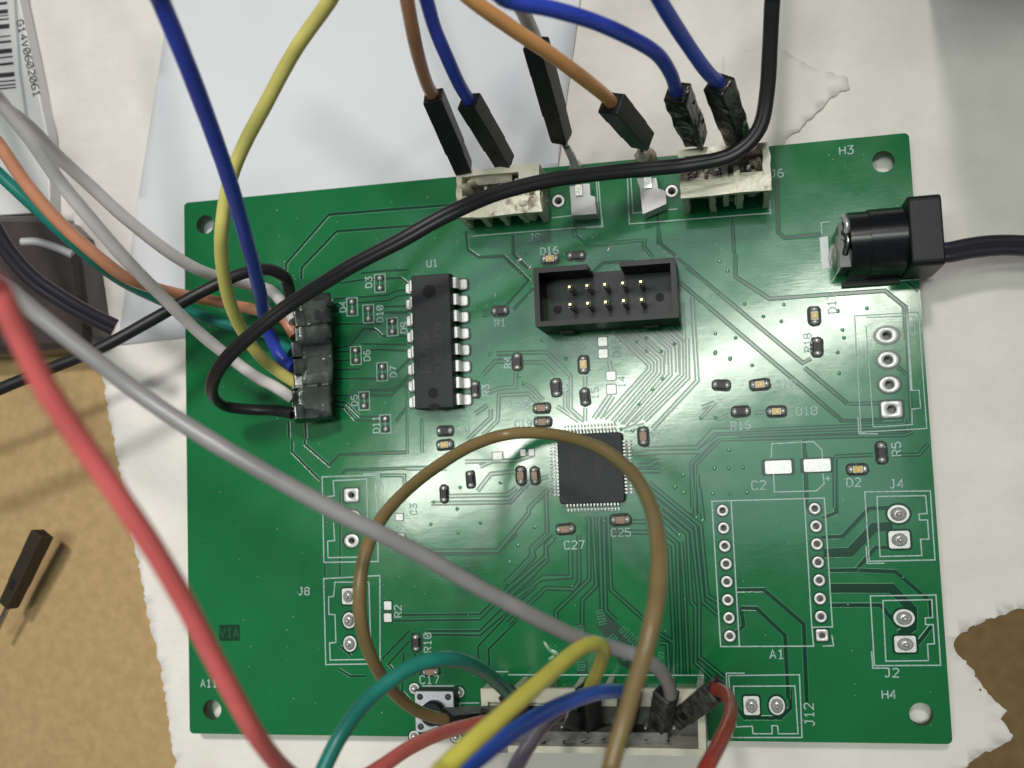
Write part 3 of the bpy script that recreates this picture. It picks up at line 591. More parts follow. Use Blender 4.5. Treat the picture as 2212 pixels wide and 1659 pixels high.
for a in (("H3", 1828, 325, 1.15), ("J6", 1678, 375, 1.1), ("J9", 1155, 513, 1.05), ("D16", 1187, 542, 1.05), ("U1", 934, 569, 1.05), ("R1", 1081, 698, 1.0), ("D19", 1697, 830, 1.05), ("D18", 1742, 888, 1.1), ("R16", 1600, 919, 1.05),
          ("C20", 1122, 875, 1.1), ("C19", 1130, 915, 1.0), ("C25", 1341, 1150, 1.1), ("C27", 1241, 1177, 1.15), ("C2", 1639, 1048, 1.2), ("D2", 1844, 1042, 1.15), ("J4", 1936, 1045, 1.15), ("J2", 1926, 1453, 1.15), ("H4", 1920, 1500, 1.1),
          ("A1", 1678, 1413, 1.2), ("C17", 928, 1468, 1.15), ("+", 1788, 1034, 1.0), ("J8", 657, 1277, 1.1), ("R8", 1002, 931, 1.0), ("A11", 452, 1476, 1.1)): silk_text(*a)
for a in (("D3", 797, 610, 1.0, 90), ("D4", 741, 663, 1.0, 90), ("D10", 821, 678, 1.0, 90), ("D9", 873, 708, 1.0, 90), ("D6", 793, 768, 1.0, 90), ("D7", 850, 803, 1.0, 90), ("D5", 766, 865, 1.0, 90), ("D11", 813, 917, 1.0, 90),
          ("R4", 1097, 783, 1.0, 90), ("R3", 1050, 843, 1.0, 90), ("R6", 1225, 835, 1.0, 90), ("D1", 1258, 740, 1.1, 90), ("D15", 1331, 750, 1.1, 90), ("14", 1343, 825, 1.0, 90), ("15", 1285, 850, 1.0, 90), ("C2", 1414, 945, 1.0, 90), ("R5", 1936, 970, 1.15, 90),
          ("D17", 1797, 655, 1.1, 90), ("J12", 1748, 1543, 1.2, 90), ("R10", 924, 1388, 1.1, 90), ("R2", 860, 1320, 1.1, 90), ("C3", 893, 1100, 1.0, 90), ("9", 858, 1142, 1.0, 90), ("H1", 518, 470, 1.0, 90), ("R18", 1745, 740, 1.0, 90)): silk_text(*a)
# copper logo box, lower left
mb = MB(); c = P(496, 1367); boxx(mb, c.x - 1.75, c.x + 1.75, c.y - 1.25, c.y + 1.25, -0.4, 0.02, mat("bare_board_dark_green", (0.003, 0.042, 0.017), rough=.4, spec=.2))
text(mb, "VIA", c, 1.35, 0, mat('faint_logo_green', (.006, .085, .03), rough=.3), lw=.26, z=.035, wf=.9); mb.build("logo_window", board)
mb = MB(); cs = [Q(F8, p) for p in ((418, 985), (478, 978), (492, 1210), (432, 1218))]; mb.add([(p.x, p.y, .08) for p in cs], [(0, 1, 2, 3)], SILKW); mb.build("white_print_block", board, recalc=False)

# ---- pads and vias
HALO = mat("pad_clearance", (0.003, 0.042, 0.020), rough=.18, spec=.42)
def ring_pad(c, rx, ry, rh, sq):
    mb = MB(); n_ = 32; h = 0.11
    inn = [(rh * math.cos(2 * math.pi * k / n_), rh * math.sin(2 * math.pi * k / n_)) for k in range(n_)]
    out = []
    for k in range(n_):
        a = 2 * math.pi * k / n_
        if sq:
            q_ = max(abs(math.cos(a)), abs(math.sin(a))) ; kk = 1 / max(q_, .74); out.append((rx * math.cos(a) * min(kk, 1.3), ry * math.sin(a) * min(kk, 1.3)))
        else: out.append((rx * math.cos(a), ry * math.sin(a)))
    rings = []
    for t, z in ((1.28, .045), (1.02, .046)): rings.append([(c.x + x * t, c.y + y * t, z) for x, y in out])
    mb.add(rings[0] + rings[1], [(k, (k + 1) % n_, n_ + (k + 1) % n_, n_ + k) for k in range(n_)], HALO)
    R = [[(c.x + x * 1.02, c.y + y * 1.02, .05) for x, y in out], [(c.x + x * .93, c.y + y * .93, h) for x, y in out],
         [(c.x + x * 1.18, c.y + y * 1.18, h * .95) for x, y in inn], [(c.x + x, c.y + y, 0.0) for x, y in inn], [(c.x + x * .97, c.y + y * .97, -1.6) for x, y in inn]]
    vs = sum(R, []); fs = []
    for r in range(4):
        for k in range(n_): fs.append((r * n_ + k, r * n_ + (k + 1) % n_, (r + 1) * n_ + (k + 1) % n_, (r + 1) * n_ + k))
    mb.add(vs, fs, TIN, True); return mb.build("through_hole_pad", board)
for a in RING: ring_pad(*a)
def filled_pad(c, rx, ry, sq, jit=0.0):
    mb = MB(); disc(mb, c, rx * 1.22, HALO, z=.045, ry=ry * 1.25, sq=sq, n=24, corner=.4); disc(mb, c, rx, TIN, z=.07, ry=ry, sq=sq, n=24, corner=.3)
    dome(mb, c + Vector((0, 0, .06)), rx * .78, ry * .78, .75, SOLDER, n=18, rings=6, jitter=jit, power=.8); dome(mb, c + Vector((0, 0, .5)), rx * .34, ry * .34, .75, SOLDER, n=12, rings=4); return mb.build("soldered_pad", board)
for x, y, rx, ry, sq in ((1270, 303, 1.45, 1.25, 0), (1275, 440, 1.4, 1.2, 1), (1300, 858, 1.4, 1.2, 0), (1307, 997, 1.42, 1.12, 1), (487, 1325, 1.1, 1.3, 1), (622, 1325, 1.1, 1.3, 0)): filled_pad(Q(F10, (x, y)), rx, ry, sq)
for x, y in ((310, 445), (315, 615), (320, 780)): filled_pad(Q(F6, (x, y)), 1.05, 1.2, y == 445)
def flat_pads(name, lst, label=None):
    root = None
    for i, (c, hx, hy) in enumerate(lst):
        mb = MB(); disc(mb, c, hx * 1.25, HALO, z=.045, ry=hy * 1.25, sq=True); prism(mb, [(c.x + x, c.y + y) for x, y in rrect(hx, hy, min(hx, hy) * .28)], .05, .13, TIN, inset=.03)
        mb.build(name, board)
flat_pads("bare_pad", [(P(1302, 738), .68, .68), (P(1303, 764), .68, .66), (P(1320, 812), .66, .62), (P(1321, 841), .66, .66), (P(1681, 1009), 1.85, .95), (P(1765, 1005), 1.85, .9), (P(838, 1308), .6, .65), (P(838, 1334), .62, .65),
                       (P(1075, 985), .75, .55), (P(1130, 978), .42, .5), (P(1148, 977), .42, .5), (P(852, 1087), .6, .55), (P(863, 1117), .6, .5), (P(865, 1161), .65, .6), (P(846, 1162), .5, .5)])
vias = [(1110, 0), (360, 520), (492, 548), (673, 408), (551, 327), (808, 330), (790, 440), (1160, 370), (1190, 497), (1200, 548), (1158, 643), (1168, 780), (600, 728), (455, 688), (358, 650), (1350, 355), (390, 50), (450, 1280), (355, 1400), (445, 1400), (540, 1395), (150, 1445),
        (95, 1525), (155, 1560), (345, 1565), (455, 1565), (568, 1560), (265, 1075), (362, 1070), (1160, 375), (440, 110)]
VIAM = mat('tented_via_green', (0.04, 0.24, 0.10), rough=.16, spec=.7)
mv = MB(); dome(mv, Vector((0, 0, .0)), .28, .28, .08, VIAM, n=14, rings=4)
VIAM = mat('tented_via_green', (0.04, 0.24, 0.10), rough=.16, spec=.7)
via0 = None
VC = [Q(F9, v_) for v_ in vias[1:]] + [Q(F12, v_) for v_ in ((1450, 270), (1497, 292), (1318, 405), (1350, 70), (205, 345), (80, 485), (10, 615), (740, 300), (400, 445), (1285, 30), (1180, 200))] + \
     [Q(F5, v_) for v_ in ((425, 1240), (910, 1340), (840, 1480), (605, 1160), (200, 1170), (770, 830), (440, 870), (225, 990), (1045, 1190), (415, 1045))] + [Q(F14, v_) for v_ in ((632, 722), (715, 797), (835, 797), (945, 735), (715, 690), (850, 1020), (765, 1105), (655, 1225), (605, 1445), (1280, 650), (1280, 800), (1400, 850), (510, 1430))] + \
     [Q(F4, v_) for v_ in ((55, 912), (435, 810), (320, 180), (270, 1070), (300, 1125), (605, 945))]
for c in VC:
    if via0 is None: via0 = mv.build("via", board, origin=Vector((0, 0, 0))); via0.location = c * S - world_of(board)
    else:
        o = via0.copy(); sc.collection.objects.link(o); o.location = c * S - world_of(board)
# shiny flux splashes / solder specks
def specks(name, fr, lst, m):
    for (x, y, l, wd, a) in lst:
        mb = MB(); dome(mb, Q(fr, (x, y)) + Vector((0, 0, .04)), l, wd, .12, m, n=10, rings=3, rot=math.radians(a), jitter=.15); mb.build(name, board)
specks("solder_splash", F4, ((270, 228, .6, .2, 20), (345, 282, .45, .14, 55), (915, 150, .55, .15, 60), (180, 240, .15, .1, 0), (120, 272, .14, .1, 0), (300, 812, .3, .08, 20), (280, 830, .25, .08, 0), (320, 780, .2, .06, 40)), SOLDER)
specks("solder_splash", F7, ((560, 540, .9, .25, -60), (620, 590, .8, .35, -30), (600, 640, .6, .25, 30)), mat("clear_flux", (0.28, 0.45, 0.28), rough=.12, spec=.8))

DUST = mat("dust_flake", (.55, .60, .52), rough=.5)
mb = MB()
for i in range(420):
    q = Vector((random.uniform(2, BW - 2), -random.uniform(2, BH - 2), 0))
    if random.random() < .45: q = P(random.gauss(1230, 130), random.gauss(610, 90))
    if not (1 < q.x < BW - 1 and -BH + 1 < q.y < -1): continue
    disc(mb, q, random.uniform(.04, .13), DUST, z=.10, n=5, ry=random.uniform(.03, .07), rot=random.random() * 3)
o = mb.build("dust", board, recalc=False); o["kind"] = "stuff"
# ---- surface-mount parts
TERM = {}
def smd(kind, u, v, vertical=False, L=2.0, Wd=1.2, rot=0.0, name=None, label=None):
    c = P(u, v); a = (math.pi / 2 if vertical else 0) + math.radians(rot); ca, sa = math.cos(a), math.sin(a)
    mb = MB(); disc(mb, c, L * .72, FLUX, z=.05, ry=Wd * .74, rot=a, sq=True, corner=.75, jitter=.05)
    h = {'r': .5, 'c': .75, 'l': .6, 'd': .5}[kind]; m_ = {'r': RES, 'c': CAPM, 'l': LEDW, 'd': RES}[kind]
    bl = L * (.62 if kind != 'l' else .60)
    box(mb, c + Vector((0, 0, .06)), bl, Wd * .82, h, m_, rot=a, taper=.94)
    if kind == 'l':
        box(mb, c + Vector((0, 0, .06 + h)), bl * .74, Wd * .70, .14, LEDY, rot=a, taper=.85)
        box(mb, c + Vector((.12 * ca, .12 * sa, .2 + h)), .16, .3, .04, LEDW, rot=a)
    body = mb.build(name or {'r': "chip_resistor", 'c': "chip_capacitor", 'l': "led", 'd': "chip_diode"}[kind], board, origin=c, bevel=.05)
    if label: body["label"] = label
    key = (kind, round(L, 2), round(Wd, 2), vertical)
    for s_ in (-1, 1):
        p = c + Vector((ca, sa, 0)) * (s_ * L * .43)
        mb = MB(); 
        dome(mb, Vector((0, 0, .05)), L * .19 + .04, Wd * .46, h * 1.15 + .12, SOLDER, n=14, rings=5, rot=a, jitter=.03, power=.75)
        t = mb.build("solder_end", body, origin=None); t.location = (p - c) * S
    return body
R_, C_, L_ = 'r', 'c', 'l'
for a in ((R_, 1081, 672), (R_, 1118, 782, True), (R_, 1027, 842, True, 2.0, 1.1), (R_, 1202, 838, True, 2.1, 1.25, 4), (R_, 1264, 858, True, 2.0, 1.15, 3), (R_, 962, 931), (R_, 1017, 1036, True, 2.0, 1.1, 4), (R_, 960, 1067, True, 2.0, 1.05), (R_, 1245, 553, False, 2.1, 1.15, -3),
          (R_, 1765, 750, True, 2.1, 1.25), (R_, 1558, 832, False, 2.0, 1.15, -6), (R_, 1600, 889), (R_, 1904, 978, True, 2.3, 1.2), (R_, 900, 1388, True, 2.0, 1.1)): smd(*a)
for a in ((C_, 1171, 882), (C_, 1173, 912), (C_, 1390, 943, True, 2.1, 1.25), (C_, 1126, 1028, True, 2.1, 1.2), (C_, 1156, 1028, True, 2.0, 1.1, 4), (C_, 1222, 1143, False, 2.2, 1.2, 4), (C_, 1341, 1123, False, 2.3, 1.3, 0), (C_, 932, 1450, False, 2.0, 1.1)): smd(*a)
for a in ((L_, 1189, 560, False, 2.1, 1.25), (L_, 1759, 683, True, 2.1, 1.3), (L_, 1641, 831, False, 2.2, 1.25, 3), (L_, 1677, 889, False, 2.1, 1.2), (L_, 1852, 1014, False, 2.2, 1.25), (L_, 962, 961, False, 2.0, 1.2, 3), (L_, 1261, 788, True, 2.1, 1.3)): smd(*a)
def empty_diode(u, v):
    c = P(u, v); mb = MB(); x, y = 1.0 * 0.68, 1.22
    for s_ in (-1, 1): disc(mb, c + Vector((0, s_ * .78, 0)), .62, FLUX, z=.05, ry=.55, sq=True, corner=.7)
    pts = [Vector((c.x + a, c.y + b)) for a, b in ((-.88, -1.42), (.88, -1.42), (.88, 1.42), (-.88, 1.42))]
    strip(mb, pts, [(-.06, .08), (.06, .08)], [SILK], True); strip(mb, [Vector((c.x, c.y - .35)), Vector((c.x, c.y + .35))], [(-.06, .082), (.06, .082)], [SILK])
    o = mb.build("diode_footprint", board, origin=c)
    for s_ in (-1, 1):
        mb = MB(); dome(mb, Vector((0, 0, .06)), .42, .46, .42, SOLDER, n=14, rings=5, jitter=.04); t = mb.build("solder_dome", o); t.location = Vector((random.uniform(-.05, .05), s_ * .78, 0)) * S
for u, v in ((821, 612), (761, 663), (796, 678), (848, 706), (769, 768), (826, 803), (787, 866), (833, 916)): empty_diode(u, v)

# ---- microcontroller (64-pin quad flat pack)
cA = P(1203, 939, 1.3); cB = P(1350, 1085, 1.3); cc = (cA + cB) / 2; cc.z = 0; hx, hy = abs(cB.x - cA.x) / 2, abs(cB.y - cA.y) / 2
mb = MB(); prism(mb, [(cc.x + x, cc.y + y) for x, y in rrect(hx, hy, .55, 4)], .12, 1.45, CHIP, inset=.12)
mcu = mb.build("microcontroller_chip", board, origin=Vector((cc.x, cc.y, 0)))
mcu["label"] = "square black chip with fine pins on all four sides"
mb = MB(); text(mb, "FT32", Vector((cc.x - 2.2, cc.y + .6, 0)), 1.0, math.pi / 2, INKG, .10, 1.462); text(mb, "F103RCT", Vector((cc.x + 1.2, cc.y + 1.0, 0)), .8, math.pi / 2, INKG, .12, 1.462); mb.build("faint_marking", mcu, recalc=False)
def gull(L=1.25):
    mb = MB(); prof = [(-.15, .78), (.35, .80), (.55, .62), (.62, .20), (.78, .10), (L, .09)]; hw = .115; vs = []
    for x, z in prof: vs += [(x, -hw, z), (x, hw, z), (x, hw, z - .10), (x, -hw, z - .10)]
    fs = []
    for i in range(len(prof) - 1):
        for k in range(4): fs.append((i * 4 + k, i * 4 + (k + 1) % 4, i * 4 + 4 + (k + 1) % 4, i * 4 + 4 + k))
    fs += [(3, 2, 1, 0), (len(vs) - 4, len(vs) - 3, len(vs) - 2, len(vs) - 1)]; mb.add(vs, fs, TIN)
    dome(mb, Vector((L - .1, 0, .06)), .25, .14, .16, SOLDER, n=8, rings=3)
    return mb
pin0 = None
for side in range(4):
    a = side * math.pi / 2; off = (hx, hy, hx, hy)[side]
    for k in range(16):
        t = (k - 7.5) * .5; x, y = off * math.cos(a) - t * math.sin(a), off * math.sin(a) + t * math.cos(a)
        if pin0 is None: o = pin0 = gull().build("pin", mcu)
        else: o = pin0.copy(); sc.collection.objects.link(o)
        o.location = Vector((x, y, 0)) * S; o.rotation_euler = (0, 0, a)
# ---- dual in-line driver chip
c0 = P(932, 737, 3.6); uc = Vector((c0.x + .15, c0.y, 0)); mb = MB(); wx, wy = 3.2, 10.15
pr = [(-wx + .18, 3.75), (wx - .18, 3.75), (wx, 2.35), (wx - .15, .55), (-wx + .15, .55), (-wx, 2.35)]
vs = [(uc.x + x, uc.y + y * 1.0, z) for y in (-wy, wy) for x, z in pr]
mb.add(vs, [(i, (i + 1) % 6, 6 + (i + 1) % 6, 6 + i) for i in range(6)] + [tuple(range(6)), tuple(range(11, 5, -1))], CHIP)
disc(mb, Vector((uc.x - .2, uc.y + wy - 2.6, 0)), 1.05, CHIPD, z=3.756); disc(mb, Vector((uc.x - .1, uc.y - wy + 2.3, 0)), .8, CHIPD, z=3.756)
disc(mb, Vector((uc.x, uc.y - wy + .25, 0)), .9, CHIPD, z=3.757, ry=.45)
dip = mb.build("driver_chip", board, origin=uc, bevel=.12); dip["label"] = "long black sixteen-pin chip beside the small solder pads"
mb = MB(); text(mb, "MC14121", Vector((uc.x - 1.2, uc.y - 1.8, 0)), 1.15, -math.pi / 2, INKG, .2, 3.765, wf=.9); text(mb, "KL4P12E", Vector((uc.x + .9, uc.y - .3, 0)), 1.05, -math.pi / 2, INKG, .18, 3.765, wf=.9)
tube(mb, [Vector((uc.x + .7 + .75 * math.cos(t), uc.y - 4.4 + .75 * math.sin(t), 3.765)) for t in [i * math.pi / 8 for i in range(17)]], .05, INKG, n=5); mb.build("faint_marking", dip, recalc=False)
leg0 = None
for s_ in (-1, 1):
    for k in range(8):
        y = (3.5 - k) * 2.54
        if leg0 is None:
            mb = MB(); pr = [(-.4, 2.45), (.35, 2.45), (.62, 2.2), (.66, .1), (.48, .1), (.44, 2.0), (.3, 2.2), (-.4, 2.2)]
            hw = .82; vs = [(x, yy, z) for yy in (-hw, hw) for x, z in pr]; n_ = 8
            mb.add(vs, [(i, (i + 1) % n_, n_ + (i + 1) % n_, n_ + i) for i in range(n_)] + [(7, 0, 5, 6), (0, 1, 4, 5), (1, 2, 3, 4), (15, 14, 13, 8), (8, 13, 12, 9), (9, 12, 11, 10)], TIN)
            disc(mb, Vector((.62, 0, 0)), 1.3, HALO, z=.046, ry=1.05, sq=True, corner=.6); prism(mb, [(1.0 + x, y) for x, y in rrect(.72, .82, .35)], .05, .55, TIN, inset=.14)
            o = leg0 = mb.build("pin", dip)
        else: o = leg0.copy(); sc.collection.objects.link(o)
        o.location = Vector((s_ * 3.25, y, 0)) * S; o.rotation_euler = (0, 0, 0 if s_ > 0 else math.pi)

# ---- boxed pin header
hc = Vector((69.53, -21.4, 0)); HX, HY, HZ = 10.1, 4.25, 8.9; mb = MB(); wt = .75
x0, x1, y0, y1 = hc.x - HX, hc.x + HX, hc.y - HY, hc.y + HY
boxx(mb, x0, x1, y0, y1, .25, 2.4, BLK)
boxx(mb, x0, x1, y0, y0 + wt, 2.39, HZ, BLK); boxx(mb, x0, x0 + wt, y0 + wt, y1 - wt, 2.39, HZ, BLK); boxx(mb, x1 - wt, x1, y0 + wt, y1 - wt, 2.39, HZ, BLK)
boxx(mb, x0, hc.x - 2.25, y1 - wt, y1, 2.39, HZ, BLK); boxx(mb, hc.x + 2.25, x1, y1 - wt, y1, 2.39, HZ, BLK)
for dx in (-6.5, 6.0): boxx(mb, hc.x + dx - 1, hc.x + dx + 1, y0 - .35, y0, .25, 3.2, BLK)
hd = mb.build("boxed_header", board, origin=hc, bevel=.14); hd["label"] = "black shrouded ten-pin header with a notch in its far wall"
mb = MB()
for dx, dy in ((-7.8, -1.0), (7.3, -.2)): mb = MB(); disc(mb, hc + Vector((dx, dy, 0)), .65, CHIPD, z=2.41, jitter=.05); mb.build('floor_mark', hd)
mb = MB(); boxx(mb, x0 + wt, x0 + wt + .55, y0 + wt + .3, y0 + 5.0, 2.38, 2.43, GAP); mb.build("floor_slot", hd)
pn = None
for r in range(2):
    for k in range(5):
        if pn is None:
            mb = MB(); box(mb, Vector((0, 0, 2.4)), .62, .62, 5.3, STEEL); box(mb, Vector((0, 0, 7.7)), .62, .62, .65, GOLD, taper=.5); o = pn = mb.build("pin", hd, bevel=.04)
        else: o = pn.copy(); sc.collection.objects.link(o)
        o.location = Vector((-5.08 + 2.54 * k, 1.27 - 2.54 * r, 0)) * S

# ---- tactile button
bc = P(938, 1538, 3.4); bc.z = 0; mb = MB(); boxx(mb, bc.x - 3, bc.x + 3, bc.y - 3, bc.y + 3, .1, 3.0, BLK)
btn = mb.build("push_button", board, origin=bc, bevel=.15); btn["label"] = "square push button with a grey metal plate and round black cap"
mb = MB(); prism(mb, [(bc.x + x, bc.y + y) for x, y in rrect(2.95, 2.95, .3)], 3.0, 3.3, PLATE, inset=.06); mb.build("metal_plate", btn, origin=bc)
mb = MB(); prism(mb, [(bc.x + 1.75 * math.cos(t), bc.y + 1.75 * math.sin(t)) for t in [i * math.pi / 16 for i in range(32)]], 3.3, 5.0, BLK, inset=.15, smooth=True); mb.build("cap", btn, origin=bc)
for i in (-1, 1):
    for j in (-1, 1): mb = MB(); dome(mb, Vector((0, 0, 3.3)), .48, .48, .32, DUPG, n=14, rings=4); t = mb.build("rivet", btn); t.location = Vector((i * 2.15, j * 2.15, 0)) * S
for u, v in ((895, 1487), (992, 1495), (895, 1590), (985, 1592)):
    c = P(u, v); mb = MB(); disc(mb, c, 1.0, HALO, z=.046, n=20); disc(mb, c, .8, TIN, z=.07, n=20); dome(mb, c + Vector((0, 0, .05)), .6, .6, .7, SOLDER, n=14, rings=5); mb.build("soldered_pad", board)

# ---- cream terminal sockets
def socket(name, x0, x1, y0, y1, H, front, pitch, label, melted=(), rim=1.9, floor=1.6):
    """open-topped nylon housing: walls, floor, rib pillars along the side `front` (-1 = towards bottom of the board)"""
    c = Vector(((x0 + x1) / 2, (y0 + y1) / 2, 0)); mb = MB(); t = .95
    yf, yb = (y0, y1) if front < 0 else (y1, y0); s_ = 1 if front < 0 else -1
    mt = lambda k: CREAMB if k in melted else CREAM
    yi = yf + s_ * rim
    def bx(xa, xb, ya, yb_, za, zb_, m_): boxx(mb, xa, xb, min(ya, yb_), max(ya, yb_), za, zb_, m_)
    bx(x0, x1, yf, yi, H - 1.1, H, mt('front'))                       # top rim over the ribs
    bx(x0 + .02, x1 - .02, yi, yi + s_ * .7, .1, H - 1.15, CREAM)     # inner wall
    n_ = max(1, round((x1 - x0 - 1) / pitch))
    for k in range(n_ + 1):
        xx = x0 + .5 + (x1 - x0 - 1) * k / n_; bx(xx - .45, xx + .45, yf + s_ * .05, yi, .1, H - 1.1, CREAM)
    bx(x0, x1, yb, yb - s_ * t, .1, H, mt('back'))
    bx(x0, x0 + t, yi + s_ * .0, yb - s_ * t, .1, H, mt('left')); bx(x1 - t, x1, yi, yb - s_ * t, .1, H, mt('right'))
    bx(x0 + t, x1 - t, yi + s_ * .7, yb - s_ * t, .1, floor, SOOT if not melted else MELT)
    return mb, c
def rough_up(o, amp, sc_=.8, sub=2, smooth=False):
    """melted look: subdivide and push the surface about"""
    me = o.data; bm = bmesh.new(); bm.from_mesh(me); bmesh.ops.subdivide_edges(bm, edges=[e for e in bm.edges if e.calc_length() > .1], cuts=sub, use_grid_fill=True)
    for v in bm.verts:
        p = (v.co / S) * sc_; v.co += Vector((noise.noise(p), noise.noise(p + Vector((7, 0, 0))), noise.noise(p + Vector((0, 9, 0))))) * amp * S
    bm.to_mesh(me); bm.free()
    for f in me.polygons: f.use_smooth = smooth
# J9
p0 = P(1013, 498); p1 = P(1188, 490); x0 = p0.x; x1 = p1.x; yb = P(1100, 388).y
mb, c = socket("socket", x0, x1, p0.y + .2, yb, 6.9, -1, 3.3, "", ('front', 'left', 'right'), 2.6, 3.4); s9 = mb.build("terminal_socket", board, origin=c, bevel=.12); s9["label"] = "scorched cream terminal socket below the orange and blue leads"; rough_up(s9, .28, .5)
mb = MB(); yc = (p0.y + yb) / 2
boxx(mb, x0 + 2, x1 - 4.4, yb - .95, yb - 2.2, 3.0, 6.2, mat('khaki_nylon', (.40, .37, .27), rough=.45, noise_amt=.4, noise_scale=4)); boxx(mb, x1 - 3.2, x1 - .9, yb - .9, yb - 3.0, 2.0, 7.1, CREAM); o = mb.build("inner_step", s9, origin=c, bevel=.1)
for k, (dx, dy, r, h) in enumerate(((-3.2, .6, .9, 2.6), (-.6, .2, .8, 2.2), (2.3, -.9, 1.0, 3.4), (4.2, 1.2, .7, 2.2), (-4.0, -1.6, 1.0, 2.4), (0.8, -1.6, .9, 3.0))):
    mb = MB(); dome(mb, Vector((0, 0, 1.5)), r, r * .9, h, MELT if k % 2 else SOLDER, n=14, rings=5, jitter=.12); t = mb.build("solder_blob", s9); t.location = Vector((dx, dy, 0)) * S
def mess(parent, n_, ex, ey, z0, z1, ms):
    for i in range(n_):
        mq = MB(); rr = random.uniform(.35, .95); dome(mq, Vector((0, 0, 0)), rr, rr * random.uniform(.5, 1), random.uniform(.5, 1.3), random.choice(ms), n=12, rings=5, jitter=.2, rot=random.random() * 3)
        t = mq.build("melted_lump", parent); t.location = Vector((random.uniform(-ex, ex), random.uniform(-ey, ey), random.uniform(z0, z1))) * S
    for i in range(3):
        mq = MB(); box(mq, Vector((0, 0, 1.2)), .5, .7, z1 - 1.0, STEEL); t = mq.build("contact", parent, bevel=.08); t.location = Vector((-ex * .7 + i * ex * .7, random.uniform(-.8, .8), 0)) * S; t.rotation_euler = (random.uniform(-.15, .15), random.uniform(-.15, .15), 0)
mess(s9, 26, 4.6, 1.5, 3.6, 6.0, [MELT, SOLDER, CREAMB, MELT, CREAM])
for dx, dy, r_, h_ in ((-5.3, 1.2, 1.3, 6.9), (-5.2, -.6, 1.1, 6.8), (3.6, -2.2, 1.5, 6.9), (5.0, -.5, .9, 7.2), (-4.2, 1.9, 1.1, 6.6)):
    mq = MB(); dome(mq, Vector((0, 0, .5)), r_, r_ * .75, h_, CREAM, n=16, rings=7, jitter=.10, power=.6); t = mq.build("melted_lump", s9); t.location = Vector((dx, dy, 0)) * S
# J6
p0 = P(1478, 469); p1 = P(1662, 457); x0, x1 = p0.x, p1.x; yb = P(1560, 360).y
mb, c = socket("socket", x0, x1, p0.y + .3, yb, 10.2, -1, 4.0, "", ('front', 'back'), 2.3, 6.6); s6 = mb.build("terminal_socket", board, origin=c, bevel=.12); s6["label"] = "tall cream terminal socket with melted rim beside the black power jack"; rough_up(s6, .3, .5)
for k, (dx, dy, r, h, m_) in enumerate(((-3.6, -.2, 1.3, 6.5, MELT), (-1.0, .6, 1.1, 7.0, SOLDER), (.6, -1.2, 1.2, 6.2, MELT), (4.0, 1.0, 1.5, 7.8, MELT), (3.9, -.9, 1.2, 7.2, SOLDER), (-2.2, 2.0, 1.6, 7.6, CREAMB), (1.2, 2.2, 1.7, 7.9, CREAMB), (-4.6, 2.2, 1.2, 8.0, CREAMB))):
    mb = MB(); dome(mb, Vector((0, 0, 1.5)), r, r * .9, h, m_, n=16, rings=7, jitter=.12, power=.7); t = mb.build("solder_blob", s6); t.location = Vector((dx, dy, 0)) * S
mb = MB(); boxx(mb, c.x - .4, c.x + .4, c.y - 3.0, c.y + 1.5, 1.5, 9.6, CREAM); boxx(mb, c.x + 1.2, c.x + 2.0, c.y - 3.0, c.y + .5, 1.5, 9.9, CREAMB); mb.build("divider", s6, origin=c, bevel=.1)
mess(s6, 26, 4.8, 2.3, 6.2, 9.0, [MELT, SOLDER, CREAMB, CREAM, CREAM])
# cut-off white latch pieces
for (poly, H) in ((((1330, 1110), (1380, 1100), (1385, 1160), (1440, 1155), (1440, 1085), (1495, 1085), (1500, 1180), (1540, 1190), (1555, 1330), (1350, 1345)), 3.2),):
    pts = [Q(F2, p, H) for p in poly]; mb = MB(); prism(mb, [(p.x, p.y) for p in pts][::-1], .1, H, WHITEP); o = mb.build("broken_latch", board, bevel=.12); rough_up(o, .12, .6, 1)
pts = [Q(F3, p, 3.4) for p in ((430, 1040), (590, 1035), (605, 1120), (665, 1150), (672, 1250), (480, 1335), (462, 1230), (455, 1120))]
mb = MB(); prism(mb, [(p.x, p.y) for p in pts][::-1], .1, 3.4, WHITEP); o = mb.build("broken_latch", board, bevel=.2); rough_up(o, .15, .6, 1)
for f, p, r in ((F2, (1385, 960), 1.1), (F3, (505, 880), 1.7)):
    mb = MB(); dome(mb, Q(f, p), r, r, 2.6, MELT if f is F3 else SOLDER, n=16, rings=6, jitter=.14); mb.build("solder_blob", board)
for f, p, wx in ((F2, (1410, 1140), .5), (F3, (520, 1080), .55)): mb = MB(); q = Q(f, p, 3.5); box(mb, Vector((q.x, q.y, .2)), wx * 2, 1.6, 3.5, STEEL); mb.build("contact", board, bevel=.05)
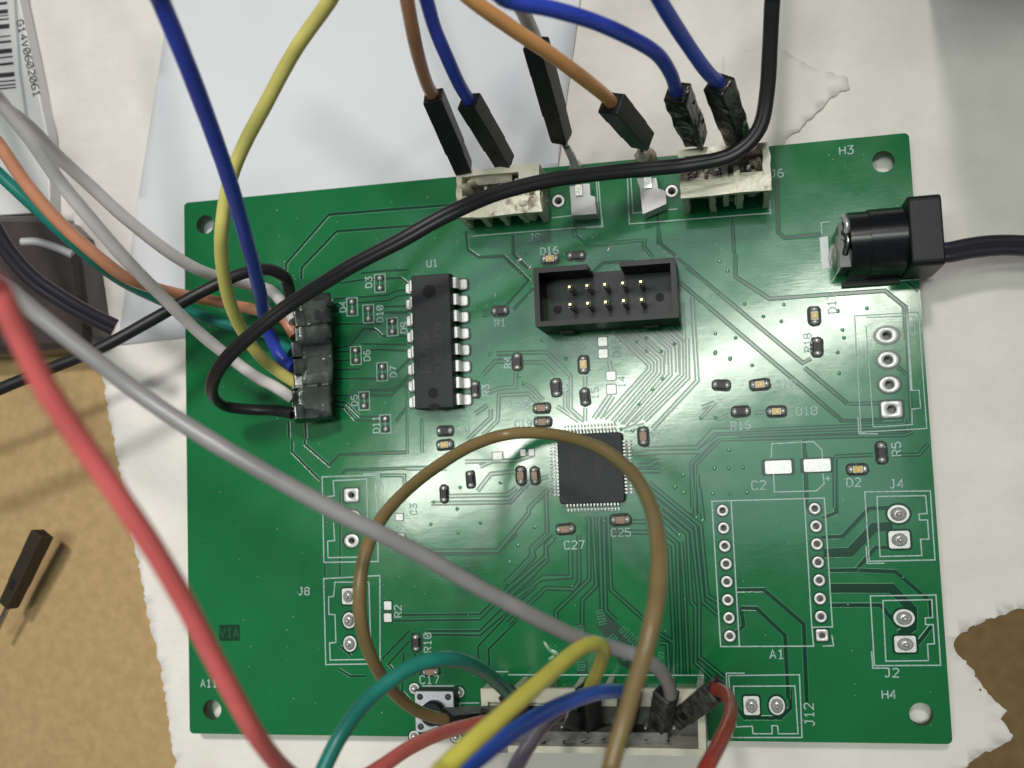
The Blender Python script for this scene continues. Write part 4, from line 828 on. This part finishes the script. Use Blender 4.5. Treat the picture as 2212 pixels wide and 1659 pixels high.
# bottom socket row
zb_ = 9.0; a = P(1038, 1487, zb_); b = P(1519, 1487, zb_); cY = P(1300, 1629, zb_)
mb, c = socket("socket", a.x, b.x, cY.y, a.y, zb_, 1, 4.05, "", ()); sb = mb.build("terminal_socket", board, origin=c, bevel=.12); sb["label"] = "long cream terminal socket along the lower board edge, crowded with plugs"; rough_up(sb, .12, .4, 1)
mb = MB(); x0, x1 = a.x, b.x; yy = cY.y
boxx(mb, x0 + 3.5, x1 - 5.2, yy + .95, yy + 2.5, 3.0, 7.2, SOOT)
for k in range(9):
    xx = x0 + 3 + k * (x1 - x0 - 8) / 8; q = Vector((xx, yy + 1.2 + random.uniform(-.5, .8), 9.02)); disc(mb, q, random.uniform(.25, .7), BLKM, z=0.02, ry=random.uniform(.1, .3), jitter=.3, rot=random.uniform(-.6, .6))
boxx(mb, x0 + 2.2, x0 + 3.6, yy - .05, yy + 1.0, 5.5, zb_ + .05, SOOT); boxx(mb, x1 - 4.8, x1 - 2.0, yy - .05, yy + .9, 4, zb_ - .02, SOOT); boxx(mb, x0 + 2.8, x0 + 4.0, a.y - 2.6, a.y - 1.4, 8.0, zb_ + .03, SOOT)
mb.build("sooty_inner_wall", sb, origin=c, bevel=.08)
for k in range(8):
    mb = MB(); dome(mb, Vector((0, 0, 1.5)), .5, .5, 4.6, SOLDER, n=10, rings=4, jitter=.1); t = mb.build("contact", sb); t.location = Vector((-(x1 - x0) / 2 + 3 + k * 3.9, -1.6, 0)) * S

# ---- barrel power jack
jx0, jx1, jx2 = P(1806, 540, 5).x, P(1962, 540, 8).x, P(2040, 520, 9).x
jy = (Q(F8, (1320, 665), 10.5).y + Q(F8, (1340, 1175), 10.5).y) / 2; c = Vector(((jx0 + jx1) / 2, jy, 0)); hw = 4.45
def arch(hw, zc, zt_, n_=12, z0=.1):
    return [(hw, z0)] + [(hw * math.cos(t), zc + (zt_ - zc) * math.sin(t)) for t in [math.pi * i / n_ for i in range(n_ + 1)]] + [(-hw, z0)]
mb = MB(); pr = arch(hw, 5.2, 10.0); n_ = len(pr)
for xa, xb, k, m_ in ((jx0 + 1.6, jx0 + 4.2, .965, BLKG), (jx0 + 4.2, jx1, 1.0, BLKG)):
    vs = [(x, jy + y * k, z * k) for x in (xa, xb) for y, z in pr]; mb.add(vs, [(i, (i + 1) % n_, n_ + (i + 1) % n_, n_ + i) for i in range(n_)], m_, True)
    mb.add(vs[:n_], [tuple(range(n_))], m_); mb.add(vs[n_:], [tuple(reversed(range(n_)))], m_)
jack = mb.build("power_jack", board, origin=c); jack["label"] = "glossy black barrel power jack on the right board edge"
mb = MB(); prf = [(y + 0, z) for y, z in [(jy + x, 5.4 + y) for x, y in rrect(4.75, 5.3, .8, 4)]]
n_ = len(prf); vs = [(x, y, z) for x in (jx1 - .1, jx2 - .3) for y, z in prf]; mb.add(vs, [(i, (i + 1) % n_, n_ + (i + 1) % n_, n_ + i) for i in range(n_)] + [tuple(range(n_)), tuple(range(2 * n_ - 1, n_ - 1, -1))], BLK)
mb.build("square_flange", jack, origin=c, bevel=.25)
mb = MB(); boxx(mb, jx0 + .2, jx0 + 1.7, jy - 3.6, jy + 2.6, .1, 7.4, BLKG); mb.build("rear_block", jack, origin=c, bevel=.3)
for dy, m_ in ((1.9, SOLDER), (-.2, STEEL)): mb = MB(); tube(mb, crspline([Vector((jx0 + .9, jy + dy + 1.5, 7.6)), Vector((jx0 + 1.3, jy + dy, 8.3)), Vector((jx0 + .9, jy + dy - 1.6, 7.4))], 6), .42, m_, wob=.6); mb.build("contact_tab", jack, origin=c)
mb = MB(); dome(mb, Vector((jx0 + .3, jy - .8, .1)), .9, 1.9, 3.0, SOLDER, n=14, rings=5, jitter=.12); mb.build("solder_blob", jack, origin=c)
mb = MB(); boxx(mb, jx0 + 1.0, jx1 - .2, jy - 5.3, jy - 4.46, .1, .9, BLK); mb.build("foot_rail", jack, origin=c, bevel=.1)

# ================================================================ WIRES
def solve_end(p0, u, v, L, up=True):
    """point seen at (u,v) at distance L from p0 (the higher of the two solutions)"""
    best = None
    for i in range(400):
        z = p0.z + (i * .05 if up else -i * .05); q = P(u, v, z); d = abs((q - p0).length - L)
        if best is None or d < best[0]: best = (d, q)
    return best[1]
def housing(parent, pb, pt, sx=2.54, roll=0.0, m_=None, melted=False, pin=None, window=True, name="plug_housing"):
    """pb = pin end, pt = wire end; stepped crimp housing with its wire mouth painted dark"""
    m_ = m_ or DUP; mb = MB(); L = (pt - pb).length
    d, a_, b_ = frame_box(mb, pb, pt, sx, sx, roll, m_, sec=[(0, .82, .82), (.03, .9, .9), (.30, .92, .92), (.31, 1, .94), (.72, 1, .94), (.73, 1, 1), (.985, 1, 1), (1, .96, .96)])
    # wire mouth and window: flat dark squares, the shade inside is painted
    k = sx * .36; tp = pt + d * .012; vs = [tp + a_ * i * k + b_ * j * k for i, j in ((-1, -1), (1, -1), (1, 1), (-1, 1))]; mb.add(vs, [(0, 1, 2, 3)], DARK)
    if window:
        wc = pb + (pt - pb) * .30 + b_ * (sx * .475); vs = [wc + a_ * i * .55 + d * j * .9 for i, j in ((-1, -1), (1, -1), (1, 1), (-1, 1))]; mb.add(vs, [(0, 1, 2, 3)], DARK)
    o = mb.build(name, parent, origin=(pb + pt) / 2, bevel=.1)
    if melted:
        rough_up(o, melted * .7, .5, 4, True)
        if melted > .15:
            for i in range(7):
                mq = MB(); u_ = .08 + .13 * i; c_ = pb.lerp(pt, u_) + b_ * sx * .30 + a_ * random.uniform(-.9, .9); rr = random.uniform(.6, 1.05)
                dome(mq, Vector((0, 0, 0)), rr, rr * random.uniform(.7, 1), rr * .75, m_, n=14, rings=6, jitter=.06, rot=random.random() * 3); t = mq.build("melted_lump", o); t.location = (c_ - (pb + pt) / 2) * S
    if pin is not None:
        mp = MB(); frame_box(mp, pin, pb + d * .5, .64, .64, roll, STEEL); mp.build("pin", parent, origin=pin, bevel=.05)
    return o
def wire(label, pts, r, m_, group="jumper wires", name="jumper_wire", cat="wire", prof=None, roll=0.0, n=14, seg=10, vec=None, part="insulation"):
    v = [p if isinstance(p, Vector) else P(*p) for p in pts]
    if not isinstance(pts[0], Vector):                       # leads go on well past the picture's edge
        d0 = (v[0] - v[1]).normalized(); d0.z *= .3; v = [v[0] + d0 * 75 + Vector((0, 0, -6)), v[0] + d0 * 30 + Vector((0, 0, -.5))] + v
    root = empty(name, v[-1], label, cat, group); mb = MB(); sp_ = crspline(v, seg); ph = random.uniform(0, 50)
    sp_ = [p + Vector((noise.noise(Vector((p.x * .09, p.y * .09, ph))), noise.noise(Vector((p.y * .09, p.x * .09, ph + 9))), 0)) * .28 * min(1, i / 12, (len(sp_) - 1 - i) / 12) for i, p in enumerate(sp_)]
    tube(mb, sp_, r, m_, n=n, prof=prof, roll=roll, wob=.035)
    mb.build(part, root); return root
RW = .90
# ---- left bundle plugs: a row of eight housings lying on the board
LB = []
for k in range(8):
    v_ = 655 + k * 33.5
    pb = P(716, v_ + (k - 3.5) * .6 - 4, 3.0 + .3 * (k % 2)); pt = P(631 + (k % 3) * 3, v_ + 4, 5.3 + .5 * math.sin(k * 2.1)); LB.append((pb, pt))
LEFTP = mat('greenish_dark_translucent_plastic', (0.085, 0.098, 0.090), rough=.22, spec=.5, col2=(0.016, 0.030, 0.025), noise_scale=3.2, bump=.006, bump_scale=5, thresh=(.4, .62))
def lplug(w_, k, m_=None):
    pb, pt = LB[k]; o = housing(w_, pb, pt + Vector((0, 0, .3 * math.sin(k * 5.1))), 2.40 + .12 * math.sin(k * 2.7), .22 * math.sin(k * 3.3), m_ or LEFTP, melted=.05); return o
w_ = wire("black wire crossing the left edge and arching into the uppermost plug of the left row", [(-60, 868, 20), (0, 842, 20), (100, 800, 19), (210, 752, 18), (330, 690, 16), (440, 628, 14), (520, 592, 12), (575, 582, 10), (612, 596, 8), (622, 615, 6.5), LB[0][1]], .90, W_BLK2, prof=None); lplug(w_, 0)
w_ = wire("off-white wire that sweeps across the printer paper into the upper left plugs", [(-60, 190, 48), (0, 228, 42), (60, 272, 38), (120, 333, 34), (200, 405, 29), (270, 470, 25), (350, 535, 20), (420, 578, 15), (480, 600, 10), (540, 614, 6), (590, 632, 5), LB[1][1]], RW, W_WHT); lplug(w_, 1)
w_ = wire("orange wire running between the two off-white wires into the left row of plugs", [(-60, 235, 38), (0, 315, 36), (60, 400, 33), (130, 480, 30), (210, 552, 26), (270, 598, 22), (330, 622, 17), (400, 640, 12), (480, 655, 7), (560, 672, 4), (610, 686, 4.5), LB[2][1]], RW, W_RUST); lplug(w_, 2)
w_ = wire("teal wire passing under the off-white wire into the left row of plugs", [(-60, 320, 31), (0, 375, 29), (60, 432, 27), (130, 500, 24), (200, 562, 20), (260, 605, 15), (330, 640, 10), (400, 668, 7), (460, 692, 5), (520, 710, 3.5), (580, 722, 4), LB[3][1]], RW, W_TEAL); lplug(w_, 3)
w_ = wire("straight dark blue wire dropping from the upper left to the left row of plugs", [(318, -60, 66), (345, 0, 62), (400, 132, 56), (450, 262, 48), (500, 405, 38), (536, 530, 27), (563, 635, 16), (575, 692, 9), (590, 738, 6), (612, 776, 5.2), LB[4][1]], .98, W_BLUE); lplug(w_, 4)
w_ = wire("long yellow wire curving from the top edge down into the left row of plugs", [(760, -80, 46), (712, 0, 43), (640, 100, 41), (580, 208, 39), (528, 310, 37), (492, 405, 35), (478, 500, 32), (482, 580, 27), (500, 660, 21), (530, 725, 15), (562, 770, 11), (590, 795, 8), LB[5][1]], RW, W_YEL); lplug(w_, 5)
w_ = wire("off-white wire crossing over the teal and orange ones into the lower left plugs", [(-60, 120, 50), (0, 218, 46), (70, 305, 42), (130, 392, 38), (200, 480, 34), (270, 562, 29), (350, 642, 22), (430, 718, 15), (500, 775, 10), (550, 812, 8), (590, 833, 6.5), LB[6][1]], RW, W_WHT); lplug(w_, 6)
w_ = wire("thick black wire looping from the top edge over the board into the lowest left plug", [(1672, -70, 24), (1668, 0, 22), (1664, 90, 19), (1655, 200, 16), (1637, 280, 14.5), (1585, 330, 14), (1500, 352, 14), (1400, 365, 15), (1300, 374, 17), (1200, 385, 20), (1090, 412, 23), (980, 458, 26), (860, 520, 27), (740, 585, 26),
      (640, 648, 23), (560, 708, 22), (500, 762, 20), (464, 812, 17), (458, 850, 13), (485, 876, 8), (540, 884, 5.5), (590, 886, 5), LB[7][1]], .75, W_BLK2, prof=flat2, n=28); lplug(w_, 7)
w_["label"] = "thick black wire looping from the top edge over the board into the lowest left plug"
GLUE = mat("clear_glue", (0.16, 0.20, 0.18), rough=.12, spec=.8, bump=.012, bump_scale=5)
GLUE.node_tree.nodes["Principled BSDF"].inputs["Alpha"].default_value = 0.42
root = empty("glue_lump", P(690, 790, 4), "clear lumpy glue smeared over the left row of plugs", "glue")
for i, (v0, v1, w0, w1) in enumerate(((652, 742, 642, 706), (748, 826, 650, 716), (832, 902, 640, 712))):
    a_, b_, c_, d_ = P(w0, v0, 6.2), P(w1, v0 - 6, 4.5), P(w1, v1, 4.5), P(w0, v1 + 4, 6.3); mb = MB(); lo = [p - Vector((0, 0, .9)) for p in (a_, b_, c_, d_)]
    mb.add([a_, b_, c_, d_, *lo], [(0, 1, 2, 3), (7, 6, 5, 4), (0, 4, 5, 1), (1, 5, 6, 2), (2, 6, 7, 3), (3, 7, 4, 0)], GLUE); o = mb.build("glue_blob", root, bevel=.35); rough_up(o, .22, .45, 4, True)
for u, v in ((640, 648), (634, 838), (637, 888), (668, 700), (700, 776)):
    mb = MB(); dome(mb, P(u, v, 5.9), .28, .2, .35, SOLDER, n=10, rings=4, jitter=.2); mb.build("glint_sliver", root)  # pale slivers added as glints on the plugs
mb = MB(); base_ = [P(705, 650), P(722, 905)]; boxx(mb, P(700, 780).x, P(722, 780).x, P(710, 905).y, P(710, 648).y, .1, 3.4, DUPG); boxx(mb, P(640, 780).x, P(700, 780).x, P(660, 905).y, P(660, 648).y, .1, 1.6, BLKM)
o = mb.build("pin_strip", board, bevel=.2); rough_up(o, .3, .7, 3); o["label"] = "dark pin strip under the left row of plugs"
# ---- grey wire, long and close to the lens
ge = P(1449, 1500, 14.5)
w_ = wire("thick light grey wire crossing the whole board from the left edge to the lower socket", [(-80, 560, 66), (0, 612, 66), (90, 686, 64), (200, 772, 62), (300, 848, 60), (420, 930, 59), (560, 1015, 58), (700, 1092, 56), (820, 1152, 54), (940, 1215, 50), (1060, 1284, 45), (1160, 1338, 40), (1250, 1378, 34), (1330, 1400, 29), (1390, 1422, 26), (1428, 1450, 22), (1444, 1478, 18), ge], .90, W_GRY)
housing(w_, P(1424, 1578, 4.5), ge + Vector((-.6, .2, -.8)), 2.54, .5, DUPG, melted=.12)
# ---- red loop
rb = P(1052, 1556, 16)
w_ = wire("blurred coral red wire sweeping down the left side, then back up to the lower socket", [(-60, 480, 98), (0, 628, 96), (45, 728, 94), (100, 838, 92), (180, 965, 89), (270, 1100, 86), (340, 1205, 83), (400, 1300, 80), (455, 1402, 77), (505, 1500, 74), (555, 1592, 70), (620, 1670, 62), (690, 1710, 54), (760, 1695, 48), (820, 1662, 44), (880, 1622, 38), (940, 1592, 31), (1000, 1572, 23), rb], .84, W_RED)
housing(w_, P(1120, 1540, 7), rb, 2.54, .2, DUPG, melted=.1)
# ---- brown ring
be = P(966, 1556, 17)
w_ = wire("brown wire bent in a wide ring over the large square chip", [(1306, 1760, 62), (1322, 1660, 61), (1345, 1570, 60), (1372, 1470, 60), (1398, 1380, 60), (1418, 1280, 58), (1420, 1180, 54), (1402, 1090, 47), (1360, 1015, 38), (1290, 962, 29), (1200, 938, 20), (1110, 936, 16), (1030, 957, 18), (955, 998, 22), (885, 1052, 28), (826, 1118, 34), (790, 1190, 37), (776, 1270, 38), (782, 1350, 37), (805, 1425, 34), (845, 1492, 28), (900, 1537, 22), be], .80, W_BRN)
housing(w_, P(1072, 1548, 9), be + Vector((-.3, 0, .2)), 2.54, .1, DUP)
# ---- teal lower
te = P(1108, 1508, 15)
w_ = wire("dark teal wire arching over the push button to the left end of the lower socket", [(655, 1760, 48), (700, 1660, 47), (735, 1590, 46), (780, 1525, 44), (830, 1478, 42), (890, 1438, 40), (945, 1422, 38), (990, 1425, 35), (1035, 1443, 30), (1070, 1470, 24), te], RW, W_TEAL)
housing(w_, P(1138, 1568, 4), te + Vector((-.2, .3, .2)), 2.54, .6, DUP)
# ---- lower yellow, blue, purple, right red
ye = P(1272, 1492, 13.5)
w_ = wire("bright yellow wire with a sharp hairpin, plugged into the middle of the lower socket", [(880, 1740, 70), (960, 1655, 66), (1030, 1590, 62), (1110, 1520, 56), (1185, 1455, 48), (1245, 1405, 40), (1283, 1390, 35), (1302, 1403, 31), (1298, 1430, 25), (1284, 1462, 18), ye], .88, W_YEL2)
housing(w_, P(1275, 1582, 3.5), ye + Vector((0, .2, 1.0)), 2.54, .75, DUP)
bl = P(1362, 1506, 15)
w_ = wire("royal blue wire lying across the plugs of the lower socket", [(940, 1745, 62), (1000, 1668, 58), (1060, 1615, 54), (1120, 1570, 49), (1190, 1530, 43), (1260, 1502, 36), (1310, 1492, 29), (1345, 1494, 21), bl], RW, W_BLU2)
housing(w_, P(1350, 1580, 4), bl + Vector((0, .3, .3)), 2.54, .2, DUPG, melted=.08)
pe = P(1208, 1540, 15)
w_ = wire("purple wire leaving the frame below the lower socket", [(1080, 1750, 48), (1108, 1670, 44), (1135, 1620, 38), (1165, 1576, 29), (1190, 1550, 20), pe], RW, W_PUR)
housing(w_, P(1250, 1560, 5), pe, 2.54, .4, DUPG, melted=.1)
re_ = P(1545, 1488, 15)
w_ = wire("deep red wire hooking out of the rightmost plug of the lower socket", [(1490, 1760, 48), (1518, 1670, 45), (1548, 1610, 39), (1570, 1560, 32), (1575, 1525, 25), (1566, 1500, 20), (1552, 1490, 17), re_], .86, W_RED2)
housing(w_, solve_end(re_, 1466, 1552, 13.5, False), re_ + Vector((.3, 0, .3)), 2.9, .15, DUPG)
# ---- upper leads
def lead(label, pts, m_, pb, ptuv, L, roll, mel=False, pinto=None, r=RW, sx=2.75, hm=None):
    pt = solve_end(pb, *ptuv, L); z0 = pt.z
    v = [(*p[:2], z0 + p[2]) for p in pts]
    d = (pt - pb).normalized(); inside = pt - d * 1.2
    w_ = wire(label, v + [pt + d * .4, inside], r, m_); housing(w_, pb, pt, sx, roll, hm or DUP, melted=mel, pin=pinto); return w_
lead("rust orange lead, leftmost at the top, plugged into the scorched left socket", [(866, -90, 26), (876, -20, 22), (888, 50, 17), (902, 115, 11), (920, 175, 4)], W_RUST, P(1003, 366, 6.5), (935, 206), 13.8, .1, pinto=P(1022, 405, 2.5))
lead("dark blue lead beside the rust orange one, plugged into the scorched left socket", [(885, -90, 20), (915, -20, 17), (938, 60, 13), (965, 125, 9), (990, 180, 4)], W_BLUE, P(1092, 352, 6), (1012, 217), 13.6, .62, pinto=P(1120, 392, 2.5))
w9 = lead("light grey lead with a long black plug, soldered to the upper board edge", [(1080, -90, 22), (1108, -20, 18), (1135, 35, 11), (1155, 80, 4)], W_LGR, P(1214, 300, 8), (1157, 92), 17.5, .42, pinto=P(1240, 356, 2.0))
lead("light orange lead slanting over the grey lead's plug to a bent black plug", [(930, -90, 30), (1005, -12, 26), (1090, 50, 21), (1180, 110, 15), (1250, 162, 9), (1295, 198, 4)], W_ORL, P(1390, 305, 9), (1320, 222), 11.4, .35, pinto=P(1388, 340, 2.5), sx=3.05)
lead("bright blue lead curving to the charred plug left of the tall socket", [(1000, -40, 34), (1100, 2, 30), (1200, 22, 26), (1290, 48, 21), (1370, 85, 15), (1420, 118, 10), (1448, 158, 5)], W_BLUE, P(1505, 303, 11.5), (1462, 198), 11.5, .3, mel=.42, pinto=P(1520, 335, 8), hm=BLKM, sx=2.95)
lead("dark blue lead running to the charred plug on the tall socket's right half", [(1385, -90, 26), (1425, -5, 20), (1470, 70, 13), (1510, 130, 7), (1535, 162, 3)], W_BLUE, P(1596, 306, 11.5), (1552, 180), 13.2, .55, mel=.2, pinto=P(1600, 335, 8), hm=BLKM, sx=2.95)
# tinned wire ends soldered to the board edge
for u, v, u2, v2, up_ in ((1225, 318, 1246, 372, 3.5), (1385, 325, 1392, 385, 3.5)):
    mb = MB(); tube(mb, crspline([P(u, v, 6), P((u + u2) / 2 + 3, (v + v2) / 2, 4), P(u2, v2, 1.2)], 5), .5, SOLDER, wob=.8); mb.build("solder_bridge", board)
# ---- mains / adapter cables
w_ = wire("black twin cable entering the power jack from the right edge", [(2300, 540, 3), (2212, 530, 3.5), (2150, 528, 4), (2095, 534, 4.5), (2045, 545, 5), (2010, 548, 5)], .80, W_CAB, None, "power_cable", "cable", prof=twin, roll=.15, n=40)
w_ = wire("cut end of a dark twin cable lying over the brown block at the left edge", [(-70, 400, 26), (-20, 480, 24), (20, 545, 22), (70, 602, 20), (130, 645, 18), (190, 680, 16), (248, 708, 14)], .80, W_CAB, None, "cable_end", "cable", prof=twin, roll=.2, n=40)
# dark block added just past the upper right corner to shade it
q = P(2296, -150, ZT); root = empty("added_shade_block", q, "black block added just past the upper right corner to shade it", "shade block")
mb = MB(); prism(mb, [(q.x + 5 + x, q.y + 14.2 + y) for x, y in rrect(24, 22, 4, 5)], ZT + .4, 78, BLK, inset=2.0, smooth=False); mb.build("body", root, bevel=.4)
# loose plug lying on the cardboard
pb, pt = P(18, 1308, ZC + 5), P(92, 1152, ZC + 6)
root = empty("loose_plug", pb, "loose dark brown jumper plug on the bare cardboard at the left edge", "plug")
housing(root, pb, pt, 2.6, .2, mat("dark_brown_plug", (0.030, 0.022, 0.012), rough=.5))
mb = MB(); frame_box(mb, P(-12, 1372, ZC + 4.5), pb + (pt - pb) * .03, .64, .64, 0, STEEL); mb.build("pin", root, origin=pb)
print("objects", len(bpy.data.objects))
